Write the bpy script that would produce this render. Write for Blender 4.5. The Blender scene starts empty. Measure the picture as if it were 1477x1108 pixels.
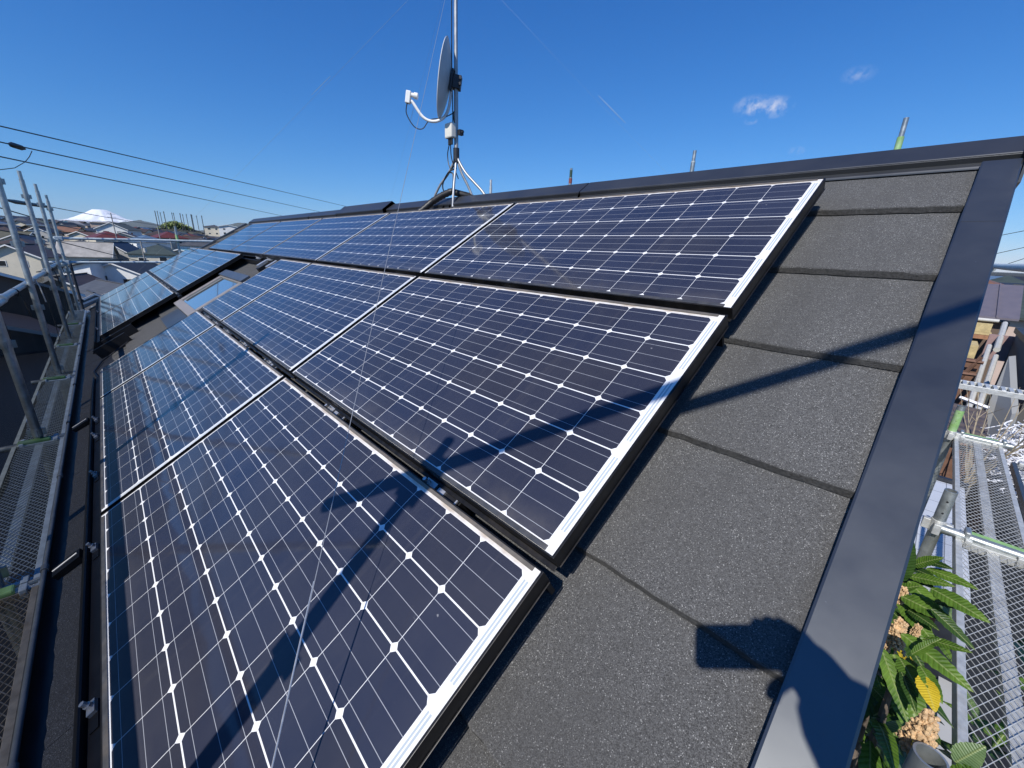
import bpy, bmesh, math, random
from mathutils import Vector, Matrix, noise
R_ = math.radians
scene = bpy.context.scene
COL = scene.collection

# ------------------------------------------------------------------ camera, sky, sun, exposure
PITCH = R_(31.5)
CS, SN = math.cos(PITCH), math.sin(PITCH)
cam_d = bpy.data.cameras.new('camera')
cam_d.sensor_width = 36.0
cam_d.lens = 586.1 / 1477 * 36.0
cam_d.clip_start = 0.01
cam_d.clip_end = 250000
cam = bpy.data.objects.new('camera', cam_d)
COL.objects.link(cam)
CAM = Vector((0.43115, -1.91541, -0.28655))
RGT = Vector((0.6905, 0.7224, 0.0382)).normalized()
FWD = Vector((-0.6796, 0.6658, -0.3080)).normalized()
DWN = FWD.cross(RGT).normalized()
RGT = DWN.cross(FWD).normalized()
cm = Matrix((RGT, -DWN, -FWD)).transposed().to_4x4()
cm.translation = CAM
cam.matrix_world = cm
scene.camera = cam

SUN = Vector((0.15195, -0.69393, 0.70382)).normalized()
world = bpy.data.worlds.new('World')
scene.world = world
world.use_nodes = True
def build_world():
    nt = world.node_tree
    for n in list(nt.nodes): nt.nodes.remove(n)
    N, L = nt.nodes.new, nt.links.new
    out = N('ShaderNodeOutputWorld'); bg = N('ShaderNodeBackground')
    sky = N('ShaderNodeTexSky'); sky.sky_type = 'NISHITA'; sky.sun_disc = False
    sky.sun_elevation = math.asin(SUN.z); sky.sun_rotation = math.atan2(SUN.x, SUN.y)
    sky.altitude = 60; sky.air_density = 1.0; sky.dust_density = 0.1; sky.ozone_density = 3.0
    # colour grade of the clear winter sky (deep blue overhead, pale at the horizon)
    se = N('ShaderNodeSeparateColor'); cb = N('ShaderNodeCombineColor'); L(sky.outputs[0], se.inputs[0])
    for i, (gam, gain) in enumerate(((1.495, .211), (1.004, .775), (.765, 1.93))):
        pw = N('ShaderNodeMath'); pw.operation = 'POWER'; pw.inputs[1].default_value = gam; L(se.outputs[i], pw.inputs[0])
        ml = N('ShaderNodeMath'); ml.operation = 'MULTIPLY'; ml.inputs[1].default_value = gain; L(pw.outputs[0], ml.inputs[0]); L(ml.outputs[0], cb.inputs[i])
    # a few small fair-weather puffs, fixed in the sky by direction
    tc = N('ShaderNodeTexCoord')
    nz = N('ShaderNodeTexNoise'); nz.inputs['Scale'].default_value = 60; nz.inputs['Detail'].default_value = 8
    nz.inputs['Roughness'].default_value = 0.6
    L(tc.outputs['Generated'], nz.inputs['Vector'])
    total = None
    for d, rad, amp in [((-0.325, 0.906, 0.2705), 0.036, 0.95), ((-0.296, 0.917, 0.266), 0.036, 1.0),
                        ((-0.327, 0.912, 0.248), 0.013, .7), ((-0.184, 0.9376, 0.295), 0.026, .42),
                        ((-0.2517, 0.9478, 0.1956), 0.016, .4)]:
        v = Vector(d).normalized()
        sb = N('ShaderNodeVectorMath'); sb.operation = 'SUBTRACT'; sb.inputs[1].default_value = v
        L(tc.outputs['Generated'], sb.inputs[0])
        mu = N('ShaderNodeVectorMath'); mu.operation = 'MULTIPLY'; mu.inputs[1].default_value = (1, 1, 1.9)
        L(sb.outputs[0], mu.inputs[0])
        ln = N('ShaderNodeVectorMath'); ln.operation = 'LENGTH'; L(mu.outputs[0], ln.inputs[0])
        mr = N('ShaderNodeMapRange'); mr.inputs['From Min'].default_value = rad; mr.inputs['From Max'].default_value = rad * .1
        mr.inputs['To Min'].default_value = 0; mr.inputs['To Max'].default_value = amp
        L(ln.outputs['Value'], mr.inputs['Value'])
        if total is None: total = mr.outputs[0]
        else:
            ad = N('ShaderNodeMath'); ad.operation = 'MAXIMUM'; L(total, ad.inputs[0]); L(mr.outputs[0], ad.inputs[1]); total = ad.outputs[0]
    th = N('ShaderNodeMapRange'); th.inputs['From Min'].default_value = 0.40; th.inputs['From Max'].default_value = 0.63
    L(nz.outputs['Fac'], th.inputs['Value'])
    mk = N('ShaderNodeMath'); mk.operation = 'MULTIPLY'; L(total, mk.inputs[0]); L(th.outputs[0], mk.inputs[1])
    m2 = N('ShaderNodeMath'); m2.operation = 'MULTIPLY'; m2.inputs[1].default_value = 0.8; L(mk.outputs[0], m2.inputs[0])
    mix = N('ShaderNodeMix'); mix.data_type = 'RGBA'
    L(m2.outputs[0], mix.inputs[0]); L(cb.outputs[0], mix.inputs[6]); mix.inputs[7].default_value = (6.6, 7.1, 8.8, 1)
    L(mix.outputs[2], bg.inputs['Color'])
    bg.inputs['Strength'].default_value = 0.1
    L(bg.outputs[0], out.inputs['Surface'])
build_world()
sl = bpy.data.lights.new('sun', 'SUN'); sl.energy = 5.0; sl.angle = R_(0.53); sl.color = (1.0, 0.955, 0.89)
sun = bpy.data.objects.new('sun', sl); COL.objects.link(sun)
sun.rotation_euler = SUN.to_track_quat('Z', 'Y').to_euler()
scene.view_settings.view_transform = 'Standard'
scene.view_settings.look = 'None'
scene.view_settings.exposure = 0.0
scene.view_settings.gamma = 1.0
scene.render.engine = 'CYCLES'
scene.cycles.max_bounces = 6
scene.cycles.transparent_max_bounces = 24
scene.cycles.volume_bounces = 0
scene.cycles.use_denoising = True

# ------------------------------------------------------------------ helpers
def RW(u, v, n=0.0):
    """roof coordinates (along the ridge, up the slope, off the slope) to world"""
    return Vector((u, v * CS - n * SN, v * SN + n * CS))

class MB:
    def __init__(s): s.v = []; s.f = []; s.m = []; s.mi = 0
    def add(s, vs, fs):
        o = len(s.v); s.v += [Vector(p) for p in vs]
        for f in fs: s.f.append([i + o for i in f]); s.m.append(s.mi)
    def hexa(s, p):
        s.add(p, [(0, 3, 2, 1), (4, 5, 6, 7), (0, 1, 5, 4), (1, 2, 6, 5), (2, 3, 7, 6), (3, 0, 4, 7)])
    def box(s, lo, hi, xf=None):
        x0, y0, z0 = lo; x1, y1, z1 = hi
        p = [Vector(q) for q in ((x0, y0, z0), (x1, y0, z0), (x1, y1, z0), (x0, y1, z0), (x0, y0, z1), (x1, y0, z1), (x1, y1, z1), (x0, y1, z1))]
        if xf: p = [xf(q) for q in p]
        s.hexa(p)
    def tube(s, pts, r, seg=8, caps=True):
        pts = [Vector(p) for p in pts]
        rs = r if isinstance(r, (list, tuple)) else [r] * len(pts)
        rings = []; up = None
        for i, p in enumerate(pts):
            a = pts[max(i - 1, 0)]; b = pts[min(i + 1, len(pts) - 1)]
            t = (b - a).normalized()
            if up is None:
                up = Vector((0, 0, 1)) if abs(t.z) < .9 else Vector((1, 0, 0))
            x = (up - t * up.dot(t)).normalized(); up = x
            y = t.cross(x)
            rings.append([p + (x * math.cos(2 * math.pi * k / seg) + y * math.sin(2 * math.pi * k / seg)) * rs[i] for k in range(seg)])
        vs = [q for rg in rings for q in rg]; fs = []
        for i in range(len(pts) - 1):
            for k in range(seg):
                k2 = (k + 1) % seg
                fs.append((i * seg + k, i * seg + k2, (i + 1) * seg + k2, (i + 1) * seg + k))
        if caps:
            fs.append(tuple(range(seg - 1, -1, -1))); fs.append(tuple((len(pts) - 1) * seg + k for k in range(seg)))
        s.add(vs, fs)
    def pipe(s, a, b, ro, ri, seg=20):
        """open pipe with a visible bore"""
        a = Vector(a); b = Vector(b); t = (b - a).normalized()
        x = t.orthogonal().normalized(); y = t.cross(x)
        vs = []
        for p, r in ((a, ro), (b, ro), (b, ri), (a, ri)):
            vs += [p + (x * math.cos(2 * math.pi * k / seg) + y * math.sin(2 * math.pi * k / seg)) * r for k in range(seg)]
        fs = []
        for q in range(4):
            q2 = (q + 1) % 4
            for k in range(seg):
                k2 = (k + 1) % seg
                fs.append((q * seg + k, q * seg + k2, q2 * seg + k2, q2 * seg + k))
        s.add(vs, fs)
    def prism(s, poly, depth):
        """closed polygon (list of Vectors) extruded by vector depth"""
        n = len(poly); d = Vector(depth)
        poly = [Vector(p) for p in poly]
        s.add(poly + [p + d for p in poly], [tuple(range(n - 1, -1, -1)), tuple(range(n, 2 * n))] + [(i, (i + 1) % n, n + (i + 1) % n, n + i) for i in range(n)])
    def ball(s, c, r, seg=8, rings=5, sq=(1, 1, 1)):
        c = Vector(c); vs = []; fs = []
        for i in range(1, rings):
            th = math.pi * i / rings
            for k in range(seg):
                ph = 2 * math.pi * k / seg
                vs.append(c + Vector((math.sin(th) * math.cos(ph) * sq[0], math.sin(th) * math.sin(ph) * sq[1], math.cos(th) * sq[2])) * r)
        top = len(vs); vs.append(c + Vector((0, 0, r * sq[2]))); vs.append(c - Vector((0, 0, r * sq[2])))
        for i in range(rings - 2):
            for k in range(seg):
                k2 = (k + 1) % seg
                fs.append((i * seg + k, (i + 1) * seg + k, (i + 1) * seg + k2, i * seg + k2))
        for k in range(seg):
            k2 = (k + 1) % seg
            fs.append((top, k, k2)); fs.append((top + 1, (rings - 2) * seg + k2, (rings - 2) * seg + k))
        s.add(vs, fs)
    def build(s, name, mats, parent=None, smooth=False, local=False, bevel=0):
        if not isinstance(mats, (list, tuple)): mats = [mats]
        off = Vector((0, 0, 0))
        if parent is not None and not local: off = ORG.get(parent.name, Vector((0, 0, 0)))
        me = bpy.data.meshes.new(name)
        me.from_pydata([tuple(p - off) for p in s.v], [], s.f)
        for m in mats: me.materials.append(m)
        for i, p in enumerate(me.polygons):
            p.material_index = s.m[i]
        me.update()
        bm = bmesh.new(); bm.from_mesh(me); bmesh.ops.recalc_face_normals(bm, faces=bm.faces[:]); bm.to_mesh(me); bm.free()
        if smooth:
            me.polygons.foreach_set('use_smooth', [True] * len(me.polygons))
            me.update()
            try: me.set_sharp_from_angle(angle=R_(38))
            except Exception: pass
        o = bpy.data.objects.new(name, me); COL.objects.link(o)
        if parent is not None:
            o.parent = parent; ORG[o.name] = off
        if bevel:
            b = o.modifiers.new('bevel', 'BEVEL'); b.width = bevel; b.segments = 2; b.limit_method = 'ANGLE'; b.angle_limit = R_(40)
        return o
ORG = {}
def tag(o, label=None, cat=None, group=None, kind=None):
    if label: o['label'] = label
    if cat: o['category'] = cat
    if group: o['group'] = group
    if kind: o['kind'] = kind
    return o
def thing(name, label, cat, loc=(0, 0, 0), group=None):
    o = bpy.data.objects.new(name, None); COL.objects.link(o); o.location = loc
    o.empty_display_size = .1
    ORG[o.name] = Vector(loc)
    return tag(o, label, cat, group)
def copy_tree(o, parent=None):
    c = o.copy(); COL.objects.link(c)
    if parent is not None: c.parent = parent
    for ch in list(o.children): copy_tree(ch, c)
    return c

# ------------------------------------------------------------------ materials
class NT:
    def __init__(s, name):
        s.mat = bpy.data.materials.new(name); s.mat.use_nodes = True
        s.t = s.mat.node_tree
        s.p = s.t.nodes['Principled BSDF']; s.out = s.t.nodes['Material Output']
    def n(s, ty, **kw):
        nd = s.t.nodes.new(ty)
        for k, v in kw.items(): setattr(nd, k, v)
        return nd
    def l(s, a, b): s.t.links.new(a, b)
    def m(s, op, a, b=None, c=None, clamp=False):
        nd = s.n('ShaderNodeMath', operation=op); nd.use_clamp = clamp
        for i, x in enumerate((a, b, c)):
            if x is None: continue
            if isinstance(x, (int, float)): nd.inputs[i].default_value = x
            else: s.l(x, nd.inputs[i])
        return nd.outputs[0]
    def mix(s, f, a, b):
        nd = s.n('ShaderNodeMix', data_type='RGBA')
        for i, x in ((0, f), (6, a), (7, b)):
            if isinstance(x, (int, float)): nd.inputs[i].default_value = x
            elif isinstance(x, tuple): nd.inputs[i].default_value = (*x, 1)
            else: s.l(x, nd.inputs[i])
        return nd.outputs[2]
    def noise(s, scale, detail=3, rough=.55, vec=None, dist=0):
        nd = s.n('ShaderNodeTexNoise'); nd.inputs['Scale'].default_value = scale; nd.inputs['Detail'].default_value = detail
        nd.inputs['Roughness'].default_value = rough; nd.inputs['Distortion'].default_value = dist
        if vec is not None: s.l(vec, nd.inputs['Vector'])
        return nd.outputs['Fac']
    def rng(s, x, a, b, c=0., d=1.):
        nd = s.n('ShaderNodeMapRange'); s.l(x, nd.inputs[0])
        for i, q in enumerate((a, b, c, d)): nd.inputs[i + 1].default_value = q
        return nd.outputs[0]
    def obj(s): return s.n('ShaderNodeTexCoord').outputs['Object']
    def bump(s, h, strength=.3, dist=.01):
        b = s.n('ShaderNodeBump'); b.inputs['Strength'].default_value = strength; b.inputs['Distance'].default_value = dist
        s.l(h, b.inputs['Height']); s.l(b.outputs[0], s.p.inputs['Normal'])
    def set(s, **kw):
        for k, v in kw.items():
            k = {'base': 'Base Color', 'rough': 'Roughness', 'metal': 'Metallic', 'spec': 'Specular IOR Level', 'coat': 'Coat Weight', 'coatr': 'Coat Roughness'}.get(k, k)
            i = s.p.inputs[k]
            if isinstance(v, (int, float)): i.default_value = v
            elif isinstance(v, tuple): i.default_value = (*v, 1) if len(v) == 3 else v
            else: s.l(v, i)

def plain(name, base, rough=.6, metal=0., var=.15, scale=12, spec=.5, bump=0., dirt=None, bscale=None):
    t = NT(name); o = t.obj()
    n = t.noise(scale, 5, .6, o)
    d = tuple(c * (1 - var) for c in base); b = tuple(min(1, c * (1 + var)) for c in base)
    c = t.mix(t.rng(n, .3, .7), d, b)
    if dirt:
        n2 = t.noise(scale * .35, 6, .7, o)
        c = t.mix(t.rng(n2, .5, .75, 0, dirt[1]), c, dirt[0])
    t.set(base=c, rough=t.rng(n, .25, .75, max(.03, rough - .08), min(1, rough + .08)), metal=metal, spec=spec)
    if bump: t.bump(t.noise(bscale or scale * 4, 4, .6, o), bump, .005)
    return t.mat

M = {}
def mats():
    M['frame'] = plain('black anodised aluminium', (.022, .022, .024), .38, .6, .2, 30, dirt=((.09, .075, .06), .5))
    M['lip'] = plain('dusty frame lip', (.075, .078, .085), .45, .4, .25, 25, dirt=((.16, .13, .10), .6))
    M['rail'] = plain('black mounting rail', (.010, .010, .012), .5, .2, .3, 20)
    M['tanlip'] = plain('dust on the upper frame lip', (.13, .115, .10), .6, .2, .35, 18, dirt=((.30, .23, .17), .7))
    M['steel'] = plain('bright stainless steel', (.62, .62, .62), .42, .75, .1, 60)
    M['galv'] = plain('galvanised steel', (.40, .43, .43), .42, .75, .22, 22, dirt=((.20, .21, .19), .5))
    M['galv_l'] = plain('pale galvanised mesh', (.56, .57, .56), .5, .45, .2, 30, dirt=((.40, .36, .28), .5))
    M['galv_d'] = plain('weathered zinc', (.47, .54, .57), .55, .08, .2, 18, dirt=((.27, .28, .27), .5))
    M['rustmesh'] = plain('rust stained steel', (.34, .30, .24), .6, .4, .3, 20, dirt=((.16, .11, .07), .6))
    M['green'] = plain('flaking green paint', (.27, .47, .17), .5, .1, .2, 18, dirt=((.42, .47, .42), .9))
    M['greend'] = plain('dark green paint', (.12, .25, .09), .5, .1, .2, 18, dirt=((.3, .33, .3), .7))
    M['gutter'] = plain('black gutter vinyl', (.012, .013, .016), .45, 0, .3, 14)
    M['gutlip'] = plain('grey gutter bead', (.16, .17, .17), .5, 0, .2, 20)
    M['alu'] = plain('aluminium tube', (.62, .64, .66), .33, .85, .1, 40)
    M['mast'] = plain('zinc plated mast', (.40, .41, .42), .48, .6, .15, 30, dirt=((.32, .29, .24), .4))
    M['dish'] = plain('pale grey dish paint', (.56, .57, .56), .5, 0, .08, 10, dirt=((.36, .35, .32), .4))
    M['white'] = plain('white plastic', (.78, .78, .76), .4, 0, .05, 20)
    M['ivory'] = plain('ivory plastic', (.70, .68, .60), .45, 0, .06, 20)
    M['cable'] = plain('black cable', (.012, .012, .013), .5, 0, .3, 30)
    M['bracket'] = plain('dark bracket', (.035, .038, .045), .5, .3, .3, 30)
    M['wire'] = plain('thin steel guy wire', (.42, .42, .42), .42, .5, .1, 30)
    M['wall'] = plain('house siding', (.42, .40, .36), .8, 0, .1, 8)
    M['wood'] = plain('weathered wood', (.22, .15, .10), .8, 0, .35, 9, bump=.2)
    M['skyframe'] = plain('bronze grey skylight frame', (.30, .265, .235), .45, .3, .12, 14, dirt=((.30, .27, .25), .5))
    M['skylid'] = plain('grey skylight flashing', (.10, .115, .14), .42, .5, .15, 12)
    M['lead'] = plain('dark flashing', (.03, .035, .045), .5, .4, .2, 10)
    M['tarp'] = plain('white net', (.75, .75, .77), .75, 0, .1, 40)
    M['tape'] = plain('tape', (.22, .06, .05), .5, 0, .2, 30)
    M['tapeg'] = plain('tape green', (.03, .07, .05), .5, 0, .2, 30)
    M['concrete'] = plain('concrete pole', (.30, .29, .27), .85, 0, .15, 3)
    M['darkpole'] = plain('dark steel pole', (.055, .06, .07), .7, 0, .2, 2)
    M['bark'] = plain('loquat bark', (.14, .11, .085), .9, 0, .3, 30, bump=.4)
    M['twig'] = plain('dry twigs', (.34, .28, .19), .9, 0, .3, 30)
    # metal flashings
    for k, b, mt, rr in (('barge', (.160, .168, .172), .90, .42), ('ridge', (.105, .110, .118), .80, .42)):
        t = NT('painted steel ' + k); o = t.obj()
        n = t.noise(3.5, 5, .6, o); n2 = t.noise(900, 2, .6, o)
        c = t.mix(t.rng(n, .3, .7), tuple(x * .9 for x in b), tuple(x * 1.08 for x in b))
        sp = t.noise(70, 2, .5, o)
        c = t.mix(t.rng(sp, .78, .82, 0, .35), c, (.4, .42, .45))
        t.set(base=c, metal=mt, rough=t.rng(n, .3, .7, rr - .05, rr + .06), spec=.4)
        hb = t.m('ADD', t.m('MULTIPLY', n2, .25), t.noise(5, 3, .5, o))
        t.bump(hb, .05, .004)
        M[k] = t.mat
    # stone granule roofing
    t = NT('mineral granule shingle'); o = t.obj()
    g = t.n('ShaderNodeTexVoronoi'); g.inputs['Scale'].default_value = 720; t.l(o, g.inputs['Vector'])
    gr = t.n('ShaderNodeSeparateColor'); t.l(g.outputs['Color'], gr.inputs[0])
    v1 = gr.outputs[0]; v2 = gr.outputs[1]
    n1 = t.noise(2.2, 5, .6, o); n2 = t.noise(90, 3, .6, o)
    base = t.mix(t.rng(v1, 0, 1), (.0430, .0433, .0440), (.168, .1685, .169))
    base = t.mix(t.rng(v2, .968, .978), base, (.42, .42, .41))
    base = t.mix(t.rng(v2, .05, .12, .85, 0.), base, (.022, .022, .022))
    base = t.mix(t.rng(n1, .40, .62, 0, .38), base, (.080, .079, .077))
    mp = t.n('ShaderNodeMapping'); mp.inputs['Scale'].default_value = (7, .8, .8); t.l(o, mp.inputs['Vector'])
    base = t.mix(t.rng(t.noise(1.0, 5, .65, mp.outputs[0]), .50, .72, 0, .35), base, (.052, .052, .052))
    base = t.mix(t.rng(n2, .3, .7, 0, .18), base, (.05, .05, .05))
    t.set(base=base, rough=.85, spec=.30)
    t.p.inputs['Diffuse Roughness'].default_value = 1.0
    t.bump(t.m('ADD', t.m('MULTIPLY', v1, .6), n2), .75, .0045)
    M['shingle'] = t.mat
    M['shingle_edge'] = plain('worn shingle edge', (.058, .057, .055), .9, 0, .5, 160, bump=.6, bscale=300)
    # solar laminate
    for cols, nm in ((12, 'cells'), (6, 'cells_half')):
        t = NT('mono cells under glass ' + nm); o = t.obj()
        sx = t.n('ShaderNodeSeparateXYZ'); t.l(o, sx.inputs[0])
        u = t.m('DIVIDE', t.m('MULTIPLY', sx.outputs[0], -1.), .129)
        v = t.m('DIVIDE', t.m('MULTIPLY', sx.outputs[1], -1.), .129)
        fu = t.m('FRACT', u); fv = t.m('FRACT', v)
        au = t.m('ABSOLUTE', t.m('SUBTRACT', fu, .5)); av = t.m('ABSOLUTE', t.m('SUBTRACT', fv, .5))
        inu = t.m('LESS_THAN', au, .4950); inv = t.m('LESS_THAN', av, .4875)
        cham = t.m('LESS_THAN', t.m('ADD', au, av), .915)
        cell = t.m('MULTIPLY', t.m('MULTIPLY', inu, inv), cham)
        for val, lo, hi in ((u, 0, cols), (v, 0, 6)):
            cell = t.m('MULTIPLY', cell, t.m('MULTIPLY', t.m('GREATER_THAN', val, lo), t.m('LESS_THAN', val, hi)))
        # three bus bars per cell, running along the panel
        b3 = t.m('ABSOLUTE', t.m('SUBTRACT', t.m('FRACT', t.m('MULTIPLY', fv, 3.)), .5))
        bus = t.m('MULTIPLY', t.m('LESS_THAN', b3, .0125), cell)
        oi = t.n('ShaderNodeObjectInfo')
        wn = t.n('ShaderNodeTexWhiteNoise', noise_dimensions='4D')
        cv = t.n('ShaderNodeCombineXYZ'); t.l(t.m('FLOOR', u), cv.inputs[0]); t.l(t.m('FLOOR', v), cv.inputs[1])
        t.l(cv.outputs[0], wn.inputs['Vector']); t.l(oi.outputs['Random'], wn.inputs['W'])
        wc = t.n('ShaderNodeTexWhiteNoise', noise_dimensions='2D')
        cc = t.n('ShaderNodeCombineXYZ'); t.l(t.m('FLOOR', v), cc.inputs[0]); t.l(t.m('MULTIPLY', oi.outputs['Random'], 91.), cc.inputs[1])
        t.l(cc.outputs[0], wc.inputs['Vector'])
        tone = t.m('ADD', t.m('MULTIPLY', wn.outputs['Value'], .65), t.m('MULTIPLY', wc.outputs['Value'], .35))
        ccol = t.mix(tone, (.0185, .0180, .0265), (.0120, .0165, .0400))
        fing = t.m('LESS_THAN', t.m('ABSOLUTE', t.m('SUBTRACT', t.m('FRACT', t.m('MULTIPLY', u, 58.)), .5)), .10)
        ccol = t.mix(t.m('MULTIPLY', fing, .10), ccol, (.30, .31, .36))
        dust = t.noise(2.5, 6, .65, o)
        ccol = t.mix(t.rng(dust, .36, .75, .01, .085), ccol, (.25, .23, .2))
        low = t.m('MULTIPLY', t.rng(sx.outputs[1], -.69, -.775, 0, 1), t.rng(t.noise(11, 5, .65, o), .35, .7, .05, .30))
        mp = t.n('ShaderNodeMapping'); mp.inputs['Scale'].default_value = (34, 1.6, 1); t.l(o, mp.inputs['Vector'])
        low = t.m('MAXIMUM', low, t.rng(t.noise(1.0, 4, .6, mp.outputs[0]), .55, .80, 0, .10))
        ccol = t.mix(low, ccol, (.20, .18, .155))
        ccol = t.mix(t.m('MULTIPLY', bus, .55), ccol, (.62, .64, .68))
        # white back sheet, collecting ribbons in the right margin, dust at the top
        back = t.mix(t.rng(t.noise(14, 4, .6, o), .4, .7, 0, .25), (.80, .80, .79), (.66, .66, .66))
        x = sx.outputs[0]
        rb = t.m('MULTIPLY', t.m('GREATER_THAN', x, .0075), t.m('LESS_THAN', x, .0115))
        rb2 = t.m('MULTIPLY', t.m('GREATER_THAN', x, .0145), t.m('LESS_THAN', x, .019))
        seg = t.m('LESS_THAN', t.m('ABSOLUTE', t.m('SUBTRACT', t.m('FRACT', t.m('MULTIPLY', v, .5)), .45)), .40)
        rb = t.m('MULTIPLY', t.m('MAXIMUM', rb, rb2), seg)
        back = t.mix(t.m('MULTIPLY', rb, .75), back, (.30, .37, .42))
        top = t.rng(sx.outputs[1], -.004, .002, 0, .85)
        back = t.mix(t.m('MULTIPLY', top, t.rng(t.noise(9, 4, .6, o), .35, .6)), back, (.46, .37, .28))
        # small bird marks
        sp = t.noise(34, 3, .6, o); sp2 = t.noise(1.7, 1, .5, o)
        mark = t.m('MULTIPLY', t.rng(sp, .70, .73), t.rng(sp2, .60, .66))
        ccol = t.mix(t.m('MULTIPLY', mark, .5), ccol, (.5, .5, .5))
        base = t.mix(cell, back, ccol)
        t.set(base=base, rough=.5, spec=.12, coat=1.0, coatr=.065)
        t.p.inputs['Coat IOR'].default_value = 1.46
        M[nm] = t.mat
    # shade net on the scaffold
    t = NT('dark scaffold net'); o = t.obj()
    n = t.noise(3, 5, .6, o)
    t.set(base=t.mix(t.rng(n, .3, .7), (.017, .0155, .013), (.036, .033, .027)), rough=.9, spec=.1)
    t.p.inputs['Alpha'].default_value = .78
    M['net'] = t.mat
    # glass
    t = NT('skylight glass'); t.set(base=(.30, .36, .38), rough=.05, spec=.6, coat=1.0, coatr=.02)
    t.p.inputs['IOR'].default_value = 2.0; t.p.inputs['Metallic'].default_value = .55
    M['glass'] = t.mat
    t = NT('window glass'); t.set(base=(.02, .025, .03), rough=.1, spec=.6); M['pane'] = t.mat
    # leaves
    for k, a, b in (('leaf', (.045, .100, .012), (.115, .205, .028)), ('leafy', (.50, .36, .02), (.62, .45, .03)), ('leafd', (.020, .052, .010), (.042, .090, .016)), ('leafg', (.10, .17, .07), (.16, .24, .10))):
        t = NT('loquat ' + k)
        uv = t.n('ShaderNodeAttribute', attribute_name='leafco'); sp = t.n('ShaderNodeSeparateXYZ'); t.l(uv.outputs['Vector'], sp.inputs[0])
        s_ = sp.outputs[0]; w_ = t.m('ABSOLUTE', sp.outputs[1])
        ph = t.m('SUBTRACT', t.m('MULTIPLY', s_, 14.), t.m('MULTIPLY', w_, 3.0))
        vein = t.m('ABSOLUTE', t.m('SUBTRACT', t.m('FRACT', ph), .5))
        rib = t.rng(w_, .0, .055, 1, 0)
        c = t.mix(t.rng(t.noise(22, 4, .6, t.obj()), .35, .65), a, b)
        c = t.mix(t.rng(vein, .0, .12, .30, 0), c, tuple(min(1, x * 2.0) for x in b))
        c = t.mix(t.m('MULTIPLY', rib, .75), c, (.30, .36, .14) if k != 'leafy' else (.6, .5, .1))
        t.set(base=c, rough=.42, spec=.32)
        t.p.inputs['Transmission Weight'].default_value = 0
        t.bump(t.m('ADD', vein, t.m('MULTIPLY', rib, .6)), .45, .004)
        tr = t.n('ShaderNodeBsdfTranslucent'); t.l(c, tr.inputs['Color'])
        ad = t.n('ShaderNodeMixShader'); ad.inputs[0].default_value = .16
        t.l(t.p.outputs[0], ad.inputs[1]); t.l(tr.outputs[0], ad.inputs[2]); t.l(ad.outputs[0], t.out.inputs['Surface'])
        M[k] = t.mat
    M['flower'] = plain('dry loquat blossom', (.62, .42, .23), .85, 0, .35, 90, bump=.5)
    # ground
    t = NT('town ground'); o = t.n('ShaderNodeNewGeometry').outputs['Position']
    n = t.noise(.05, 6, .6, o); n2 = t.noise(1.2, 5, .6, o)
    c = t.mix(t.rng(n, .4, .6), (.060, .056, .050), (.036, .042, .028))
    c = t.mix(t.rng(n2, .35, .7, 0, .5), c, (.085, .082, .078))
    t.set(base=c, rough=.95, spec=.2); M['ground'] = t.mat
    # mountains
    t = NT('snow'); g = t.n('ShaderNodeNewGeometry'); sp = t.n('ShaderNodeSeparateXYZ'); t.l(g.outputs['Position'], sp.inputs[0])
    n = t.noise(.0016, 7, .65, g.outputs['Position'])
    k = t.rng(t.m('ADD', sp.outputs[2], t.m('MULTIPLY', n, 900.)), 1950, 2300)
    t.set(base=t.mix(k, (.16, .17, .19), (.86, .87, .90)), rough=.7); M['snow'] = t.mat
    t = NT('far forest'); g = t.n('ShaderNodeNewGeometry')
    t.set(base=t.mix(t.noise(.001, 6, .6, g.outputs['Position']), (.03, .045, .03), (.08, .085, .07)), rough=.95); M['mtn'] = t.mat
    # town roofs and walls
    for nm, c in dict(r_dark=(.028, .030, .034), r_grey=(.075, .077, .082), r_navy=(.022, .032, .055), r_brown=(.060, .043, .036), r_red=(.115, .026, .020),
                      r_olive=(.085, .082, .055), r_green=(.050, .066, .058), r_cyan=(.20, .42, .48), r_blue=(.09, .15, .24), r_pale=(.36, .34, .31), r_orange=(.20, .10, .06)).items():
        t = NT('roof ' + nm); o = t.obj()
        wv = t.n('ShaderNodeTexWave', wave_type='BANDS', bands_direction='Z'); wv.inputs['Scale'].default_value = 1.6; wv.inputs['Distortion'].default_value = .3
        t.l(o, wv.inputs['Vector'])
        n = t.noise(.7, 5, .6, o); n2 = t.noise(6, 3, .6, o)
        b = t.mix(t.rng(n, .3, .7), tuple(x * .75 for x in c), tuple(x * 1.25 for x in c))
        b = t.mix(t.rng(wv.outputs['Fac'], .0, .25, .35, 0), b, tuple(x * .4 for x in c))
        b = t.mix(t.rng(n2, .4, .7, 0, .25), b, tuple(x * .6 for x in c))
        t.set(base=b, rough=.55, spec=.45); M[nm] = t.mat
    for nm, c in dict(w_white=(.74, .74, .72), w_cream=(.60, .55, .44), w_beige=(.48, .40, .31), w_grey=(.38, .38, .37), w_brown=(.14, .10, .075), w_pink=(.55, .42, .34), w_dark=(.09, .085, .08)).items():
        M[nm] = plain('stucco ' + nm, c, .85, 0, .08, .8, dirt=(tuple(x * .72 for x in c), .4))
    M['w_corr'] = plain('brown corrugated', (.105, .085, .08), .5, .2, .25, 6, dirt=((.16, .12, .09), .5))
    M['shed'] = plain('mauve standing seam roof', (.165, .145, .165), .5, .2, .08, 5)
    M['yellow'] = plain('yellowed board', (.50, .40, .20), .8, 0, .2, 9, dirt=((.25, .18, .09), .6))
    M['pinkw'] = plain('dusty pink wall', (.30, .20, .19), .85, 0, .15, 6)
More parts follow.
